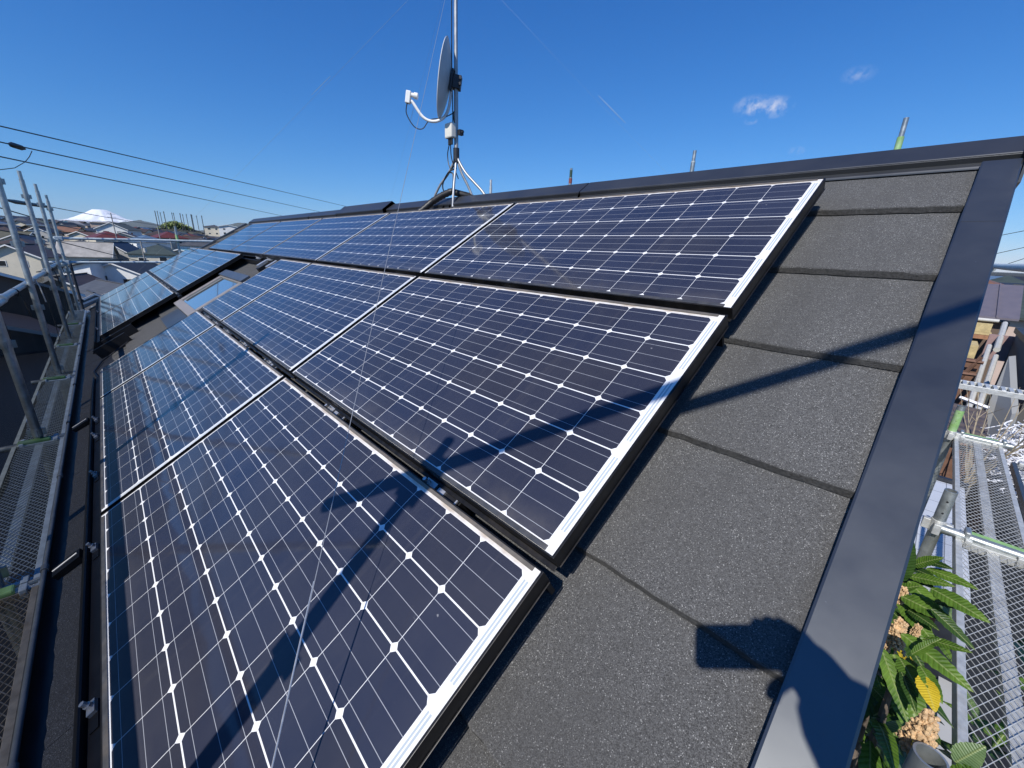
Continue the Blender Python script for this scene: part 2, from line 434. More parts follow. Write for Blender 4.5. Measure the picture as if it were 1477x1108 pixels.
    M['rustb'] = plain('rusty brown timber', (.16, .085, .055), .8, 0, .3, 9)
    M['terra'] = plain('old orange board', (.34, .17, .09), .85, 0, .3, 14)
    M['pipegrey'] = plain('grey downpipe', (.50, .49, .45), .55, 0, .12, 10)
    M['skin'] = plain('skin', (.50, .30, .21), .55, 0, .08, 30)
    M['jacket'] = plain('navy work jacket', (.03, .04, .07), .8, 0, .2, 20)
    M['trouser'] = plain('grey work trousers', (.10, .10, .10), .85, 0, .2, 20)
    M['hair'] = plain('black hair', (.012, .010, .009), .5, 0, .2, 60)
    M['phone'] = plain('black phone', (.015, .015, .017), .25, .2, .1, 20)
    t = NT('tiled pale slab'); o = t.obj(); sx = t.n('ShaderNodeSeparateXYZ'); t.l(o, sx.inputs[0])
    gx = t.m('LESS_THAN', t.m('FRACT', t.m('DIVIDE', sx.outputs[0], .18)), .035); gy = t.m('LESS_THAN', t.m('FRACT', t.m('DIVIDE', sx.outputs[1], .30)), .025)
    n = t.noise(3, 5, .6, o)
    t.set(base=t.mix(t.m('MAXIMUM', gx, gy), t.mix(n, (.44, .47, .52), (.54, .57, .62)), (.16, .17, .19)), rough=.6); M['tile'] = t.mat
mats()

# ------------------------------------------------------------------ ground and mountains
def hz(x, y):
    d = math.hypot(x, y)
    def pl(pts):
        for (a, za), (b, zb) in zip(pts, pts[1:]):
            if d <= b: return za + (zb - za) * max(0, d - a) / (b - a)
        return pts[-1][1]
    west = pl([(0, -7.6), (25, -8.2), (60, -13.6), (115, -13.2), (165, -9.2), (230, -5.0), (320, -1.2), (430, 1.4), (560, .5), (900, -12), (3000, -40)])
    other = pl([(0, -7.6), (40, -8.4), (120, -9.5), (400, -13), (3000, -40)])
    a = math.degrees(math.atan2(y, -x)) if d > 1 else 0
    w = max(0., min(1., (75 - abs(a)) / 35)) if x < 0 else 0.
    w = w * w * (3 - 2 * w)
    z = other + (west - other) * w
    if x < 0 and d > 150: z += max(-6, min(10, -y * .05 * min(1, (d - 150) / 150))) * w * (1 if d < 700 else 0)
    return z
def build_ground():
    mb = MB(); radii = [0.5, 4, 8, 12, 18, 25, 35, 48, 62, 80, 100, 125, 150, 180, 210, 240, 280, 320, 370, 430, 500, 600, 800, 1200, 2000, 4000, 9000, 20000, 50000, 110000]
    na = 120; vs = [Vector((0, 0, -7.6))]; fs = []
    for r in radii:
        for k in range(na):
            t = 2 * math.pi * k / na; x, y = r * math.cos(t), r * math.sin(t)
            vs.append(Vector((x, y, hz(x, y))))
    for k in range(na): fs.append((0, 1 + k, 1 + (k + 1) % na))
    for i in range(len(radii) - 1):
        for k in range(na):
            k2 = (k + 1) % na
            fs.append((1 + i * na + k, 1 + (i + 1) * na + k, 1 + (i + 1) * na + k2, 1 + i * na + k2))
    mb.add(vs, fs)
    o = mb.build('ground', M['ground'], smooth=True); tag(o, kind='structure')
build_ground()
def road():
    m = MB(); m.hexa([Vector((x, y, z)) for z in (-7.9, -7.50) for x, y in ((-46, -11), (14, -11), (14, -3.9), (-46, -3.9))])
    tag(m.build('road', M['lead']), kind='structure')
road()
def heightfield(name, x0, x1, y0, y1, nx, ny, fn, mat):
    mb = MB(); vs = []; fs = []
    for i in range(nx + 1):
        for j in range(ny + 1):
            x = x0 + (x1 - x0) * i / nx; y = y0 + (y1 - y0) * j / ny
            vs.append(Vector((x, y, fn(x, y))))
    for i in range(nx):
        for j in range(ny):
            a = i * (ny + 1) + j; fs.append((a, a + ny + 1, a + ny + 2, a + 1))
    mb.add(vs, fs)
    return tag(mb.build(name, mat, smooth=True), kind='structure')
def lin(t, pts):
    for (a, za), (b, zb) in zip(pts, pts[1:]):
        if t <= b: return za + (zb - za) * max(0, t - a) / (b - a)
    return pts[-1][1]
def fuji(x, y):
    dx, dy = x + 80000, y - 700
    r = math.hypot(dx * .9, dy)
    left = [(0, 3260), (700, 3290), (1000, 3090), (1500, 2760), (2000, 2480), (2700, 2080), (3400, 1780), (5500, 1300), (9000, 500), (14000, -200)]
    right = [(0, 3290), (600, 3310), (1050, 3090), (1700, 2690), (2600, 2220), (4000, 1920), (5500, 1740), (8000, 1300), (14000, -200)]
    h = lin(r, left if dy < 0 else right)
    ang = math.atan2(dy, dx)
    k = min(1, r / 1500.)
    h += noise.noise(Vector((ang * 5, r * .0004, 3))) * 120 * k + noise.noise(Vector((x * .0011, y * .0011, 1))) * 90 * k
    return h
def alley():
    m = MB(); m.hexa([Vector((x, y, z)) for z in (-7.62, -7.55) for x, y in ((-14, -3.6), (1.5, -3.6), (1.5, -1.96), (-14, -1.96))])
    tag(m.build('alley_shade', M['lead']), kind='structure')  # near-black strip: the alley's shade put into the ground colour
    m = MB(); m.hexa([Vector((x, y, z)) for z in (-7.62, -7.56) for x, y in ((.37, -1.95), (4, -1.95), (4, 9), (.37, 9))])
    tag(m.build('yard_shade', M['lead']), kind='structure')  # dark sheet below the gable planks, coloured to stand in for shade
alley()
heightfield('snowy_mountain', -90000, -68000, -11000, 12000, 110, 130, fuji, M['snow'])
def range2(x, y):
    e = math.exp(-((x + 46000) / 3800.) ** 2)
    p = lin(y, [(2000, 150), (4500, 560), (6500, 820), (7400, 1040), (8000, 1310), (8700, 1520), (9500, 1700), (10000, 1660), (10700, 1720), (11500, 1950), (14000, 1700), (18000, 1500), (24000, 300)])
    n = noise.fractal(Vector((x * .0006, y * .0006, 5)), 1.0, 2.0, 5)
    return p * e * (1 + .10 * n) - 40
heightfield('mountains', -56000, -38000, 1500, 24000, 60, 120, range2, M['mtn'])
def range3(x, y):
    e = math.exp(-((x + 62000) / 3500.) ** 2)
    p = lin(y, [(500, 900), (2000, 1500), (2800, 1640), (3500, 1760), (4200, 1600), (5200, 1420), (7000, 1250), (9500, 900), (12000, 300)])
    return p * e * (1 + .10 * noise.fractal(Vector((x * .0006, y * .0006, 9)), 1., 2., 5)) - 40
heightfield('hills', -70000, -54000, 0, 13000, 50, 80, range3, M['mtn'])

# ------------------------------------------------------------------ the house with its roof
house = thing('house', 'dark shingled house under the solar panels, roof filling the picture', 'house', (0, 0, -7.6))
U0, U1 = -9.75, .425
def build_roof():
    rnd = random.Random(4)
    mb = MB()
    edges = [.003, -.392, -.785, -1.174, -1.555, -1.94, -2.33, -2.715]
    for ci, vl in enumerate(edges):
        vt = vl + (.400 if ci else .40)
        u = U0 - rnd.uniform(0, .5)
        while u < U1:
            w = rnd.uniform(1.0, 1.9) if u < -2.4 else 5.0; a, b = max(u, U0), min(u + w - .0025, U1)
            u += w
            if b - a < .03: continue
            dn = rnd.uniform(-.0008, .0008)
            n = max(1, int((b - a) / (.03 if a > -3.5 else .12)))
            jit = [rnd.uniform(-.0028, .0028) for _ in range(n + 1)]; jn = [rnd.uniform(-.0018, .0018) for _ in range(n + 1)]
            vs = []; fs = []
            for i in range(n + 1):
                x = a + (b - a) * i / n
                vs += [RW(x, vt, -.1335), RW(x, vl + .0045 + jit[i] * 1.1, -.1105 + dn + jn[i] * .3), RW(x, vl + jit[i] + .001, -.1130 + dn + jn[i]), RW(x, vl + jit[i] * .7 - .003, -.1290), RW(x, vl + .02, -.1345)]
            for i in range(n):
                for k in range(4):
                    fs.append((i * 5 + k, i * 5 + k + 1, (i + 1) * 5 + k + 1, (i + 1) * 5 + k))
            fs.append((0, 1, 2, 3, 4)); fs.append(tuple(n * 5 + k for k in (4, 3, 2, 1, 0)))
            mb.add(vs, fs)
            st = len(mb.m) - len(fs)
            for i in range(n):
                mb.m[st + i * 4 + 2] = 1
    roof = mb.build('roof', [M['shingle'], M['shingle_edge']], house)
    mb = MB()
    # deck below and the north slope
    apex = RW(0, .435, -.12)
    def nw(u, d, n=0): # north slope coordinates, d down the slope
        return Vector((u, apex.y + d * CS + n * SN, apex.z - d * SN + n * CS))
    mb.hexa([RW(U0, -2.69, -.17), RW(U1, -2.69, -.17), RW(U1, .44, -.17), RW(U0, .44, -.17), RW(U0, -2.69, -.136), RW(U1, -2.69, -.136), RW(U1, .44, -.136), RW(U0, .44, -.136)])
    mb.hexa([nw(U0, 0, -.06), nw(U0, 3.1, -.06), nw(.49, 3.1, -.06), nw(.49, 0, -.06), nw(U0, 0, -.01), nw(U0, 3.1, -.01), nw(.49, 3.1, -.01), nw(.49, 0, -.01)])
    mb.build('roof_deck', M['lead'], house)
    # south, north and gable walls, one closed body below the roof
    mb = MB(); yS, yN = -1.95, 2.75
    prof = [Vector((.36, yS, -7.6)), Vector((.36, yN, -7.6)), Vector((.36, yN, -1.30)), Vector((.36, .42, .03)), Vector((.36, yS, -1.44))]
    mb.prism(prof, (-10.0, 0, 0)); mb.build('wall', M['wall'], house)
    # soffit board and gutter
    mb = MB(); mb.hexa([Vector((x, y, z)) for z in (-1.78, -1.56) for x, y in ((U0, -2.245), (.42, -2.245), (.42, -2.215), (U0, -2.215))]); mb.build('fascia', M['lead'], house)
    mb = MB(); seg = 8; rr = .045; vs = []; fs = []
    for x in (U0 - .02, .40):
        for k in range(seg + 1):
            a = math.pi + math.pi * k / seg
            vs.append(Vector((x, -2.292 + .0 - rr * 0 + math.cos(a) * rr + .012, -1.575 + math.sin(a) * rr)))
    for k in range(seg): fs.append((k, k + 1, seg + 1 + k + 1, seg + 1 + k))
    mb.add(vs, fs); g = mb.build('gutter', M['gutter'], house, smooth=True)
    mb = MB(); mb.tube([(U0 - .02, -2.325, -1.573), (.40, -2.325, -1.573)], .008, 10); mb.build('gutter_bead', M['gutlip'], g, smooth=True)
    for x in (-.9, -1.82, -2.75, -3.7, -4.8, -6.1, -7.6):
        mb = MB(); mb.tube([(x, -2.325, -1.573), (x + .035, -2.325, -1.573)], .0125, 10); mb.build('collar', M['gutlip'] if rnd.random() < .5 else M['gutter'], g, smooth=True)
    # gable verge flashing (two lengths lapped)
    for a, b, dz in ((-2.76, -.125, 0), (-.127, .285, .0006)):
        mb = MB(); pr = [(.408, -.118), (.408, -.0985), (.412, -.0965), (.497, -.0965), (.501, -.100), (.501, -.30), (.494, -.30), (.494, -.108), (.418, -.108), (.412, -.118)]
        vs = []; fs = []; k = len(pr); ns = max(1, int((b - a) / .08))
        for i in range(ns + 1):
            v = a + (b - a) * i / ns
            for (u, n) in pr:
                j = noise.noise(Vector((v * 2.3, u * 9, .3))) * .0011
                vs.append(RW(u + (noise.noise(Vector((v * 3, 7, 1))) * .0016 if u < .42 else 0), v, n + dz + j))
        for i in range(ns):
            for q in range(k):
                fs.append((i * k + q, i * k + (q + 1) % k, (i + 1) * k + (q + 1) % k, (i + 1) * k + q))
        fs.append(tuple(range(k))); fs.append(tuple(ns * k + q for q in range(k - 1, -1, -1)))
        mb.add(vs, fs); mb.build('verge_flashing', M['barge'], house)
    mb = MB(); mb.hexa([RW(u, v, n) for n in (-.25, -.09) for u, v in ((U0 - .06, -2.74), (U0 + .012, -2.74), (U0 + .012, .29), (U0 - .06, .29))]); mb.build('verge_flashing', M['barge'], house)
    # ridge cap: flange, upstand, slope, mirrored over the apex
    ay = RW(0, .436, -.085).y
    def rp(pr): return [RW(0, v, n) for v, n in pr]
    def ridge(a, b, pr, name='ridge_cap', extra=0):
        f = rp(pr); full = f + [Vector((0, 2 * ay - p.y, p.z)) for p in reversed(f[:-1])]
        low = [Vector((0, p.y, p.z - .004)) for p in reversed(full)]
        poly = full + low
        mb = MB(); vs = [Vector((x, p.y, p.z + extra)) for x in (a, b) for p in poly]; k = len(poly)
        mb.add(vs, [(i, (i + 1) % k, k + (i + 1) % k, k + i) for i in range(k)] + [tuple(range(k - 1, -1, -1)), tuple(k + i for i in range(k))])
        return mb.build(name, M['ridge'], house)
    P = [(.284, -.1165), (.290, -.1135), (.316, -.1115), (.318, -.0905), (.322, -.0885), (.436, -.0835)]
    P2 = [(.282, -.1155), (.288, -.1125), (.3135, -.1105), (.3155, -.0885), (.3195, -.0865), (.436, -.0815)]
    ridge(-1.31, .512, P); ridge(-2.71, -1.318, P); ridge(-2.80, -2.70, P2)
    ridge(-3.85, -2.79, P); ridge(-5.10, -3.86, [(.27, -.112), (.276, -.106), (.285, -.100), (.287, -.070), (.292, -.066), (.436, -.052)], 'ridge_vent')
    ridge(-6.2, -5.09, P); ridge(-9.62, -6.19, P2)
    mb = MB(); rp_ = RW(0, .30, -.1)
    mb.box((.505, rp_.y - .04, rp_.z - .08), (.512, ay + .12, rp_.z + .075)); mb.build('ridge_end', M['ridge'], house)
    # skylight
    sk = MB(); a, b, c, d = -5.42, -4.36, -1.75, -1.12
    w = .085
    for lo, hi in (((a, c), (b, c + w)), ((a, d - w), (b, d)), ((a, c + w), (a + w, d - w)), ((b - w, c + w), (b, d - w))):
        sk.hexa([RW(u, v, n) for n in (-.13, -.055) for u, v in ((lo[0], lo[1]), (hi[0], lo[1]), (hi[0], hi[1]), (lo[0], hi[1]))])
    s = sk.build('skylight', M['skyframe'], house, bevel=.006)
    g = MB(); g.hexa([RW(u, v, n) for n in (-.09, -.068) for u, v in ((a + w, c + w), (b - w, c + w), (b - w, d - w), (a + w, d - w))]); g.build('pane', M['glass'], s)
    g = MB(); g.hexa([RW(u, v, n) for n in (-.0545, -.035) for u, v in ((a - .01, d - .075), (b + .01, d - .075), (b + .01, d + .02), (a - .01, d + .02))]); g.build('hood', M['skylid'], s)
    g = MB(); g.hexa([RW(u, v, n) for n in (-.112, -.105) for u, v in ((a + .1, c - .2), (b + .05, c - .2), (b + .05, c - .003), (a + .1, c - .003))]); g.build('apron', M['barge'], s)
    g = MB(); g.hexa([RW(u, v, n) for n in (-.125, -.075) for u, v in ((b + .002, c), (b + .05, c), (b + .05, d + .1), (b + .002, d + .1))]); g.build('side_flashing', M['lead'], s)
build_roof()

# ------------------------------------------------------------------ solar panels
def make_panel(cols):
    w = cols * .129
    t = thing('solar_panel', 'x', 'solar panel', (0, 0, 0)); t.rotation_euler = (PITCH, 0, 0)
    xl, xr, yb, yt = -w - .010, .033, -.792, .0195
    g = MB(); g.hexa([Vector((x, y, z)) for z in (-.006, 0) for x, y in ((xl + .003, yb + .004), (xr - .006, yb + .004), (xr - .006, yt - .003), (xl + .003, yt - .003))])
    g.build('glass', M['cells' if cols == 12 else 'cells_half'], t, local=True)
    f = MB()
    # side bars
    f.box((xr - .006, yb, -.037), (xr, yt, .0022)); f.box((xl, yb, -.037), (xl + .004, yt, .0022))
    f.box((xl + .0042, yt - .0032, -.037), (xr - .0062, yt, .0020)); f.box((xl + .0042, yb, -.037), (xr - .0062, yb + .0042, .0020))
    # base flanges
    f.box((xl + .005, yb - .012, -.0372), (xr - .002, yb - .0004, -.0335)); 
    f.box((xr + .0003, yb + .002, -.0372), (xr + .004, yt - .002, -.0350))
    fo = f.build('frame', M['frame'], t, local=True, bevel=.0012)
    l = MB(); l.box((xl + .020, yb + .0045, .0004), (xr - .026, yb + .0165, .0030)); l.build('lower_lip', M['lip'], fo, local=True, bevel=.001)
    l = MB(); l.box((xl + .020, yt - .0125, .0004), (xr - .022, yt - .0034, .0030)); l.build('upper_lip', M['tanlip'], fo, local=True, bevel=.001)
    return t
PITCHU, PITCHV = 1.6125, .8413
full = make_panel(12); half = make_panel(6)
ordn = ['nearest', 'second', 'third', 'fourth', 'farthest']
rows = {'A': (0, 0, 5, False, 'row along the ridge'), 'B': (0, 1, 2, True, 'middle row beside the skylight'), 'C': (0, 2, 2, True, 'lowest row along the gutter'),
        'D': (-5.640, 1, 2, True, 'array beyond the skylight, upper row'), 'E': (-5.640, 2, 2, True, 'array beyond the skylight, lower row')}
lab = {('A', 0): 'nearest dark blue solar panel in the row along the ridge',
       ('A', 1): 'second solar panel from the bare shingles in the ridge row, below the mast',
       ('A', 2): 'third solar panel of the ridge row, just left of the mast foot',
       ('A', 3): 'fourth solar panel of the ridge row, above the skylight',
       ('A', 4): 'farthest solar panel of the ridge row, at the far roof end',
       ('B', 0): 'big near solar panel of the middle row with a dark pole shadow across it',
       ('B', 1): 'second solar panel of the middle row, between the near panel and the narrow one',
       ('B', 2): 'narrow half width solar panel of the middle row right beside the skylight',
       ('C', 0): 'nearest solar panel of the lowest row, crossed by the thick pole shadow',
       ('C', 1): 'second solar panel of the lowest row, reflecting blue sky with a thin pole shadow',
       ('C', 2): 'narrow half width solar panel ending the lowest row below the skylight',
       ('D', 0): 'upper solar panel of the far array, directly behind the skylight',
       ('D', 1): 'upper solar panel of the far array, one along from the skylight',
       ('D', 2): 'narrow upper solar panel at the far edge of the far array',
       ('E', 0): 'lower solar panel of the far array, facing the bare shingles beneath the skylight',
       ('E', 1): 'lower solar panel in the middle of the far array',
       ('E', 2): 'narrow lower solar panel at the far edge of the far array'}
first = {12: full, 6: half}
used = set()
for r, (u0, row, n, hf, _) in rows.items():
    for k in range(n + (1 if hf else 0)):
        cols = 6 if (hf and k == n) else 12
        src = first[cols]
        o = src if cols not in used else copy_tree(src)
        used.add(cols)
        o.location = RW(u0 - k * PITCHU, -row * PITCHV, 0)
        tag(o, lab[(r, k)], 'solar panel', 'solar panels on the roof')

# ------------------------------------------------------------------ mounting rails with clamps
def rail(name_label, ua, ub, v, clamps, n1=-.045, wv=.022, low=None):
    c = RW(ub, v, -.1); t = thing('mounting_rail', name_label, 'rail', c, 'black mounting rails')
    lo = low if low else (v, wv, n1)
    m = MB(); m.hexa([RW(u, vv, n) for n in (-.108, lo[2]) for u, vv in ((ua, lo[0] - lo[1]), (ub, lo[0] - lo[1]), (ub, lo[0] + lo[1]), (ua, lo[0] + lo[1]))])
    m.build('rail_bar', M['rail'], t)
    for u in clamps:
        if low:
            m = MB(); m.hexa([RW(u + du, v + dv, n) for n in (-.107, n1 - .001) for du, dv in ((-.035, -.013), (.115, -.013), (.115, .013), (-.035, .013))]); bk = m.build('rail_block', M['rail'], t)
        m = MB(); w = .013 if low else .009; k = 1 if low else .5
        m.mi = 1; m.hexa([RW(u + du, v + dv, n) for n in (n1 - .0005, n1 + .003) for du, dv in ((-.0285, -w - .0005), (.1095 * k, -w - .0005), (.1095 * k, w + .0005), (-.0285, w + .0005))]); m.mi = 0
        m.hexa([RW(u + du, v + dv, n) for n in (n1, n1 + .012) for du, dv in ((-.028, -w), (.020 * k, -w), (.020 * k, w), (-.028, w))])
        if low:
            m.hexa([RW(u + du, v + dv, n) for n in (n1 + .0, n1 + .010) for du, dv in ((.030, -w), (.058, -w), (.058, w), (.030, w))])
            m.hexa([RW(u + du, v + dv, n) for n in (n1 + .0, n1 + .008) for du, dv in ((.104, -w), (.109, -w), (.109, w), (.104, w))])
        m.tube([RW(u - .012, v, n1 + .012), RW(u - .012, v, n1 + .034)], .006, 8)
        m.tube([RW(u - .012, v, n1 + .012), RW(u - .012, v, n1 + .021)], .009, 6)
        m.build('clamp', [M['steel'], M['rail']], t)
    return t
rail('black rail with shiny clamps in the gap between ridge row and middle row', -8.0, .02, -.8135, [-.92, -1.9, -2.55, -3.3, -3.75, -4.55, -5.0, -6.1, -7.0], low=(-.8265, .006, -.06))
rail('black rail with shiny clamps in the gap between middle row and lowest row', -3.98, .02, -1.6545, [-.40, -1.10, -1.95, -2.5, -3.0, -3.4, -3.75], low=(-1.668, .006, -.06))
rail('black rail between the two rows of the far array', -9.66, -5.55, -1.652, [-5.75, -6.1, -6.5, -6.9, -7.3, -7.7, -8.1, -8.5])
rail('black rail along the lower edge of the lowest row, by the gutter', -4.02, .0, -2.520, [-.70, -1.42, -2.07, -2.6, -2.9], -.035, .016)
rail('black rail under the lower edge of the far array', -9.6, -5.58, -2.520, [-6.4, -8.0], -.035, .016)
rail('black rail behind the top edge of the ridge row', -8.0, .0, .055, [-1.0, -2.3, -4.0], -.055, .012)
for nm, a, b in (('black cover strip below the near panels, beside the gutter', -4.02, .0), ('black cover strip below the far array, beside the gutter', -9.62, -5.6)):
    m = MB(); m.prism([RW(a, v, n) for v, n in ((-2.5385, -.020), (-2.541, -.016), (-2.640, -.108), (-2.640, -.112), (-2.545, -.112))], (b - a, 0, 0))
    tag(m.build('cover_strip', M['rail']), nm, 'cover strip')
# rail ends and brackets in the gap above the skylight and next to the far array
for k, (u, v) in enumerate(((-4.30, -.90), (-4.62, -.905))):
    m = MB()
    m.hexa([RW(u + du, v + dv, n) for n in (-.11, -.06) for du, dv in ((-.045, -.05), (.045, -.05), (.045, .03), (-.045, .03))])
    t = thing('roof_bracket', ('bare rail bracket above the skylight, nearer the middle row', 'bare rail bracket above the skylight, nearer the far array')[k], 'bracket', RW(u, v, -.1), 'bare brackets above the skylight')
    m.build('foot', M['rail'], t)
    m = MB(); m.hexa([RW(u + du, v + dv, n) for n in (-.0595, -.035) for du, dv in ((-.03, -.03), (.03, -.03), (.03, .09), (-.03, .09))]); m.build('clip', M['steel'], t)
for k, (u, v) in enumerate(((-5.15, -2.38), (-5.42, -2.30))):
    m = MB(); m.hexa([RW(u + du, v + dv, n) for n in (-.125, -.02) for du, dv in ((-.012, -.18), (.012, -.18), (.012, .12), (-.012, .12))])
    tag(m.build('support_leg', M['rail']), ('short black support leg standing on the shingles next to the lowest row', 'short black support leg nearest the far array')[k], 'bracket')
m = MB(); m.tube([RW(-5.1, -2.30, -.10), RW(-5.0, -2.42, -.10), RW(-4.95, -2.55, -.105), RW(-4.7, -2.62, -.105), RW(-4.35, -2.58, -.10), RW(-4.05, -2.45, -.09)], .007, 6)
tag(m.build('cable', M['cable'], smooth=True), 'loose black cable looping over the shingles by the far array', 'cable')
for k, (u, v) in enumerate(((-1.62, -2.675), (-3.3, -2.675))):
    m = MB(); m.hexa([RW(u + du, v + dv, n) for n in (-.109, -.085) for du, dv in ((-.03, -.05), (.03, -.05), (.03, .045), (-.03, .045))])
    t = thing('snow_guard', ('small black roof hook between gutter and cover strip, nearer the camera', 'small black roof hook between gutter and cover strip, farther away')[k], 'roof hook', RW(u, v, -.1))
    m.build('hook_plate', M['rail'], t); m = MB(); m.tube([RW(u - .0, v - .045, -.082), RW(u, v + .04, -.082)], .004, 6); m.build('bolt', M['steel'], t)

# ------------------------------------------------------------------ antenna mast, dish, booster, cables, guys
MX, MY = -2.752, .425
def crom(pts, sub):
    out = []; P = [Vector(q) for q in pts]
    for i in range(len(P) - 1):
        p0, p1, p2, p3 = P[max(i - 1, 0)], P[i], P[i + 1], P[min(i + 2, len(P) - 1)]
        for k in range(sub):
            s = k / sub
            out.append(.5 * ((2 * p1) + (p2 - p0) * s + (2 * p0 - 5 * p1 + 4 * p2 - p3) * s * s + (3 * p1 - p0 - 3 * p2 + p3) * s ** 3))
    out.append(P[-1]); return out
def antenna():
    zt = 2.9
    t = thing('antenna_mast', 'tall silver antenna mast on four bent legs straddling the roof ridge', 'antenna mast', (MX, MY, .16))
    m = MB(); m.tube([(MX, MY, .43), (MX, MY, .98)], .0175, 14); m.tube([(MX, MY, .975), (MX, MY, zt)], .0150, 14)
    m.build('pole', M['mast'], t, smooth=True)
    z0 = .45
    for (fx, fy, fz) in ((-3.035, .342, .075), (-2.665, .322, .065), (-2.625, .52, .12), (-2.43, .50, .14)):
        m = MB(); d = Vector((fx - MX, fy - MY, 0)); pts = []
        for s, zz in ((.03, z0 + .06), (.05, z0 + .01), (.30, z0 - .10), (.62, z0 - .19), (.86, (z0 - .19) * .45 + fz * .55), (1.0, fz)):
            p = Vector((MX, MY, 0)) + d * s; p.z = zz; pts.append(p)
        m.tube(crom(pts, 5), .0105, 10); m.build('leg', M['mast'], t, smooth=True)
    m = MB(); m.tube([(MX, MY, .43), (MX, MY, .54)], .026, 14); m.build('clamp_ring', M['bracket'], t, smooth=True)
    # uhf and fm gear further up, above the picture
    m = MB(); m.tube([(MX - .7, MY - .2, 2.5), (MX + .5, MY + .14, 2.5)], .008, 8)
    for k in range(9):
        x = -.68 + k * .13; a = Vector((MX + x, MY + x * .285, 2.5)); m.tube([a + Vector((-.06, .2, 0)), a + Vector((.06, -.2, 0))], .004, 6)
    m.build('yagi', M['alu'], t)
    # dish
    az, n = R_(222), None
    n = Vector((math.sin(az), math.cos(az), .16)).normalized(); h = Vector((0, 0, 1)).cross(n).normalized(); v = n.cross(h)
    c = Vector((MX, MY, 1.018)) + n * .052
    d = thing('satellite_dish', 'grey oval satellite dish clamped to the antenna mast', 'satellite dish', c)
    m = MB(); rn, sg = 9, 40; vs = []; fs = []
    for side in (0, 1):
        for i in range(rn + 1):
            r = i / rn
            for k in range(sg):
                a = 2 * math.pi * k / sg
                rr = r * (1 + (.0 if side == 0 else .012))
                vs.append(c + h * (.235 * rr * math.cos(a)) + v * (.278 * rr * math.sin(a)) + n * (.055 * r * r - (.005 if side else 0)))
    off = (rn + 1) * sg
    for i in range(rn):
        for k in range(sg):
            k2 = (k + 1) % sg
            fs.append((i * sg + k, i * sg + k2, (i + 1) * sg + k2, (i + 1) * sg + k)); fs.append((off + i * sg + k, off + (i + 1) * sg + k, off + (i + 1) * sg + k2, off + i * sg + k2))
    for k in range(sg):
        k2 = (k + 1) % sg; fs.append((rn * sg + k, rn * sg + k2, off + rn * sg + k2, off + rn * sg + k))
    m.add(vs, fs); m.build('reflector', M['dish'], d, smooth=True)
    b = c + v * -.27 + n * .03
    lnb = c + n * .30 - v * .185
    arm = crom([c - n * .02 - v * .02, c - n * .022 - v * .18, b - n * .02 + v * .0, b - v * .045 + n * .06, b + n * .15 - v * .03, b + n * .25 + v * .06, lnb - v * .035], 6)
    m = MB(); m.tube(arm, .0118, 10)
    m.build('arm', M['white'], d, smooth=True)
    m = MB(); q = Vector((0, 0, 1))
    def ax(p): return lnb + n * p.x + h * p.y + v * p.z
    m.box((-.005, -.022, -.045), (.035, .022, .045), ax); lo = m.build('converter', M['white'], d, bevel=.006)
    m = MB(); m.tube([lnb - n * .004 + v * .022, lnb - n * .045 + v * .022], .017, 12); m.tube([lnb - n * .030 + v * .022, lnb - n * .060 + v * .022], .024, 12); m.build('feed_horn', M['white'], lo, smooth=True)
    m = MB()
    def bx(p): return c - n * .04 + n * p.x + h * p.y + v * p.z
    m.box((-.055, -.04, -.05), (.012, .035, .045), bx); m.box((.012, -.055, -.075), (.028, .05, .075), bx)
    m.tube([bx(Vector((-.05, .03, .02))), bx(Vector((-.05, .055, .02)))], .012, 8); m.tube([bx(Vector((-.05, .03, -.02))), bx(Vector((-.05, .055, -.02)))], .012, 8)
    m.build('bracket', M['bracket'], d, bevel=.003)
    # booster box
    bxp = Vector((MX - .02, MY - .035, .66))
    t2 = thing('booster_box', 'small ivory amplifier box strapped to the mast below the dish', 'amplifier', bxp)
    m = MB(); m.box((bxp.x - .052, bxp.y - .035, bxp.z - .052), (bxp.x + .045, bxp.y + .02, bxp.z + .060)); m.build('case', M['ivory'], t2, bevel=.010)
    m = MB()
    for dx in (-.02, .0, .02): m.tube([(bxp.x + dx, bxp.y - .01, bxp.z - .053), (bxp.x + dx, bxp.y - .01, bxp.z - .10)], .009, 8)
    m.build('plug', M['cable'], t2)
    m = MB(); m.tube([(MX + .0, MY + .02, .655), (MX + .075, MY + .02, .655)], .007, 8); m.box((MX + .02, MY, .635), (MX + .05, MY + .04, .675)); m.build('clamp', M['bracket'], t2)
    def cab(pts, label, r=.0042, sub=5):
        out = []
        P = [Vector(p) for p in pts]
        for i in range(len(P) - 1):
            p0, p1, p2, p3 = P[max(i - 1, 0)], P[i], P[i + 1], P[min(i + 2, len(P) - 1)]
            for k in range(sub):
                s = k / sub
                out.append(.5 * ((2 * p1) + (p2 - p0) * s + (2 * p0 - 5 * p1 + 4 * p2 - p3) * s * s + (3 * p1 - p0 - 3 * p2 + p3) * s ** 3))
        out.append(P[-1]); m = MB(); m.tube(out, r, 6)
        tag(m.build('cable', M['cable'], smooth=True), label, 'cable')
    cab([lnb - v * .045 + n * .02, lnb - v * .12 + n * .015, lnb - v * .20 - n * .06, lnb - v * .20 - n * .13, b - v * .04 + n * .09, b + n * -.02 + v * -.0, c - n * .09 - v * .20, (MX - .01, MY - .02, .80), (MX + .004, MY - .02, .70)], 'black cable drooping from the dish converter to the mast')
    cab([(bxp.x - .02, bxp.y - .01, bxp.z - .10), (MX - .085, MY - .03, .50), (MX - .07, MY - .03, .42), (MX - .02, MY - .03, .37), (MX + .02, MY - .035, .45)], 'black cable loop hanging left from the amplifier box')
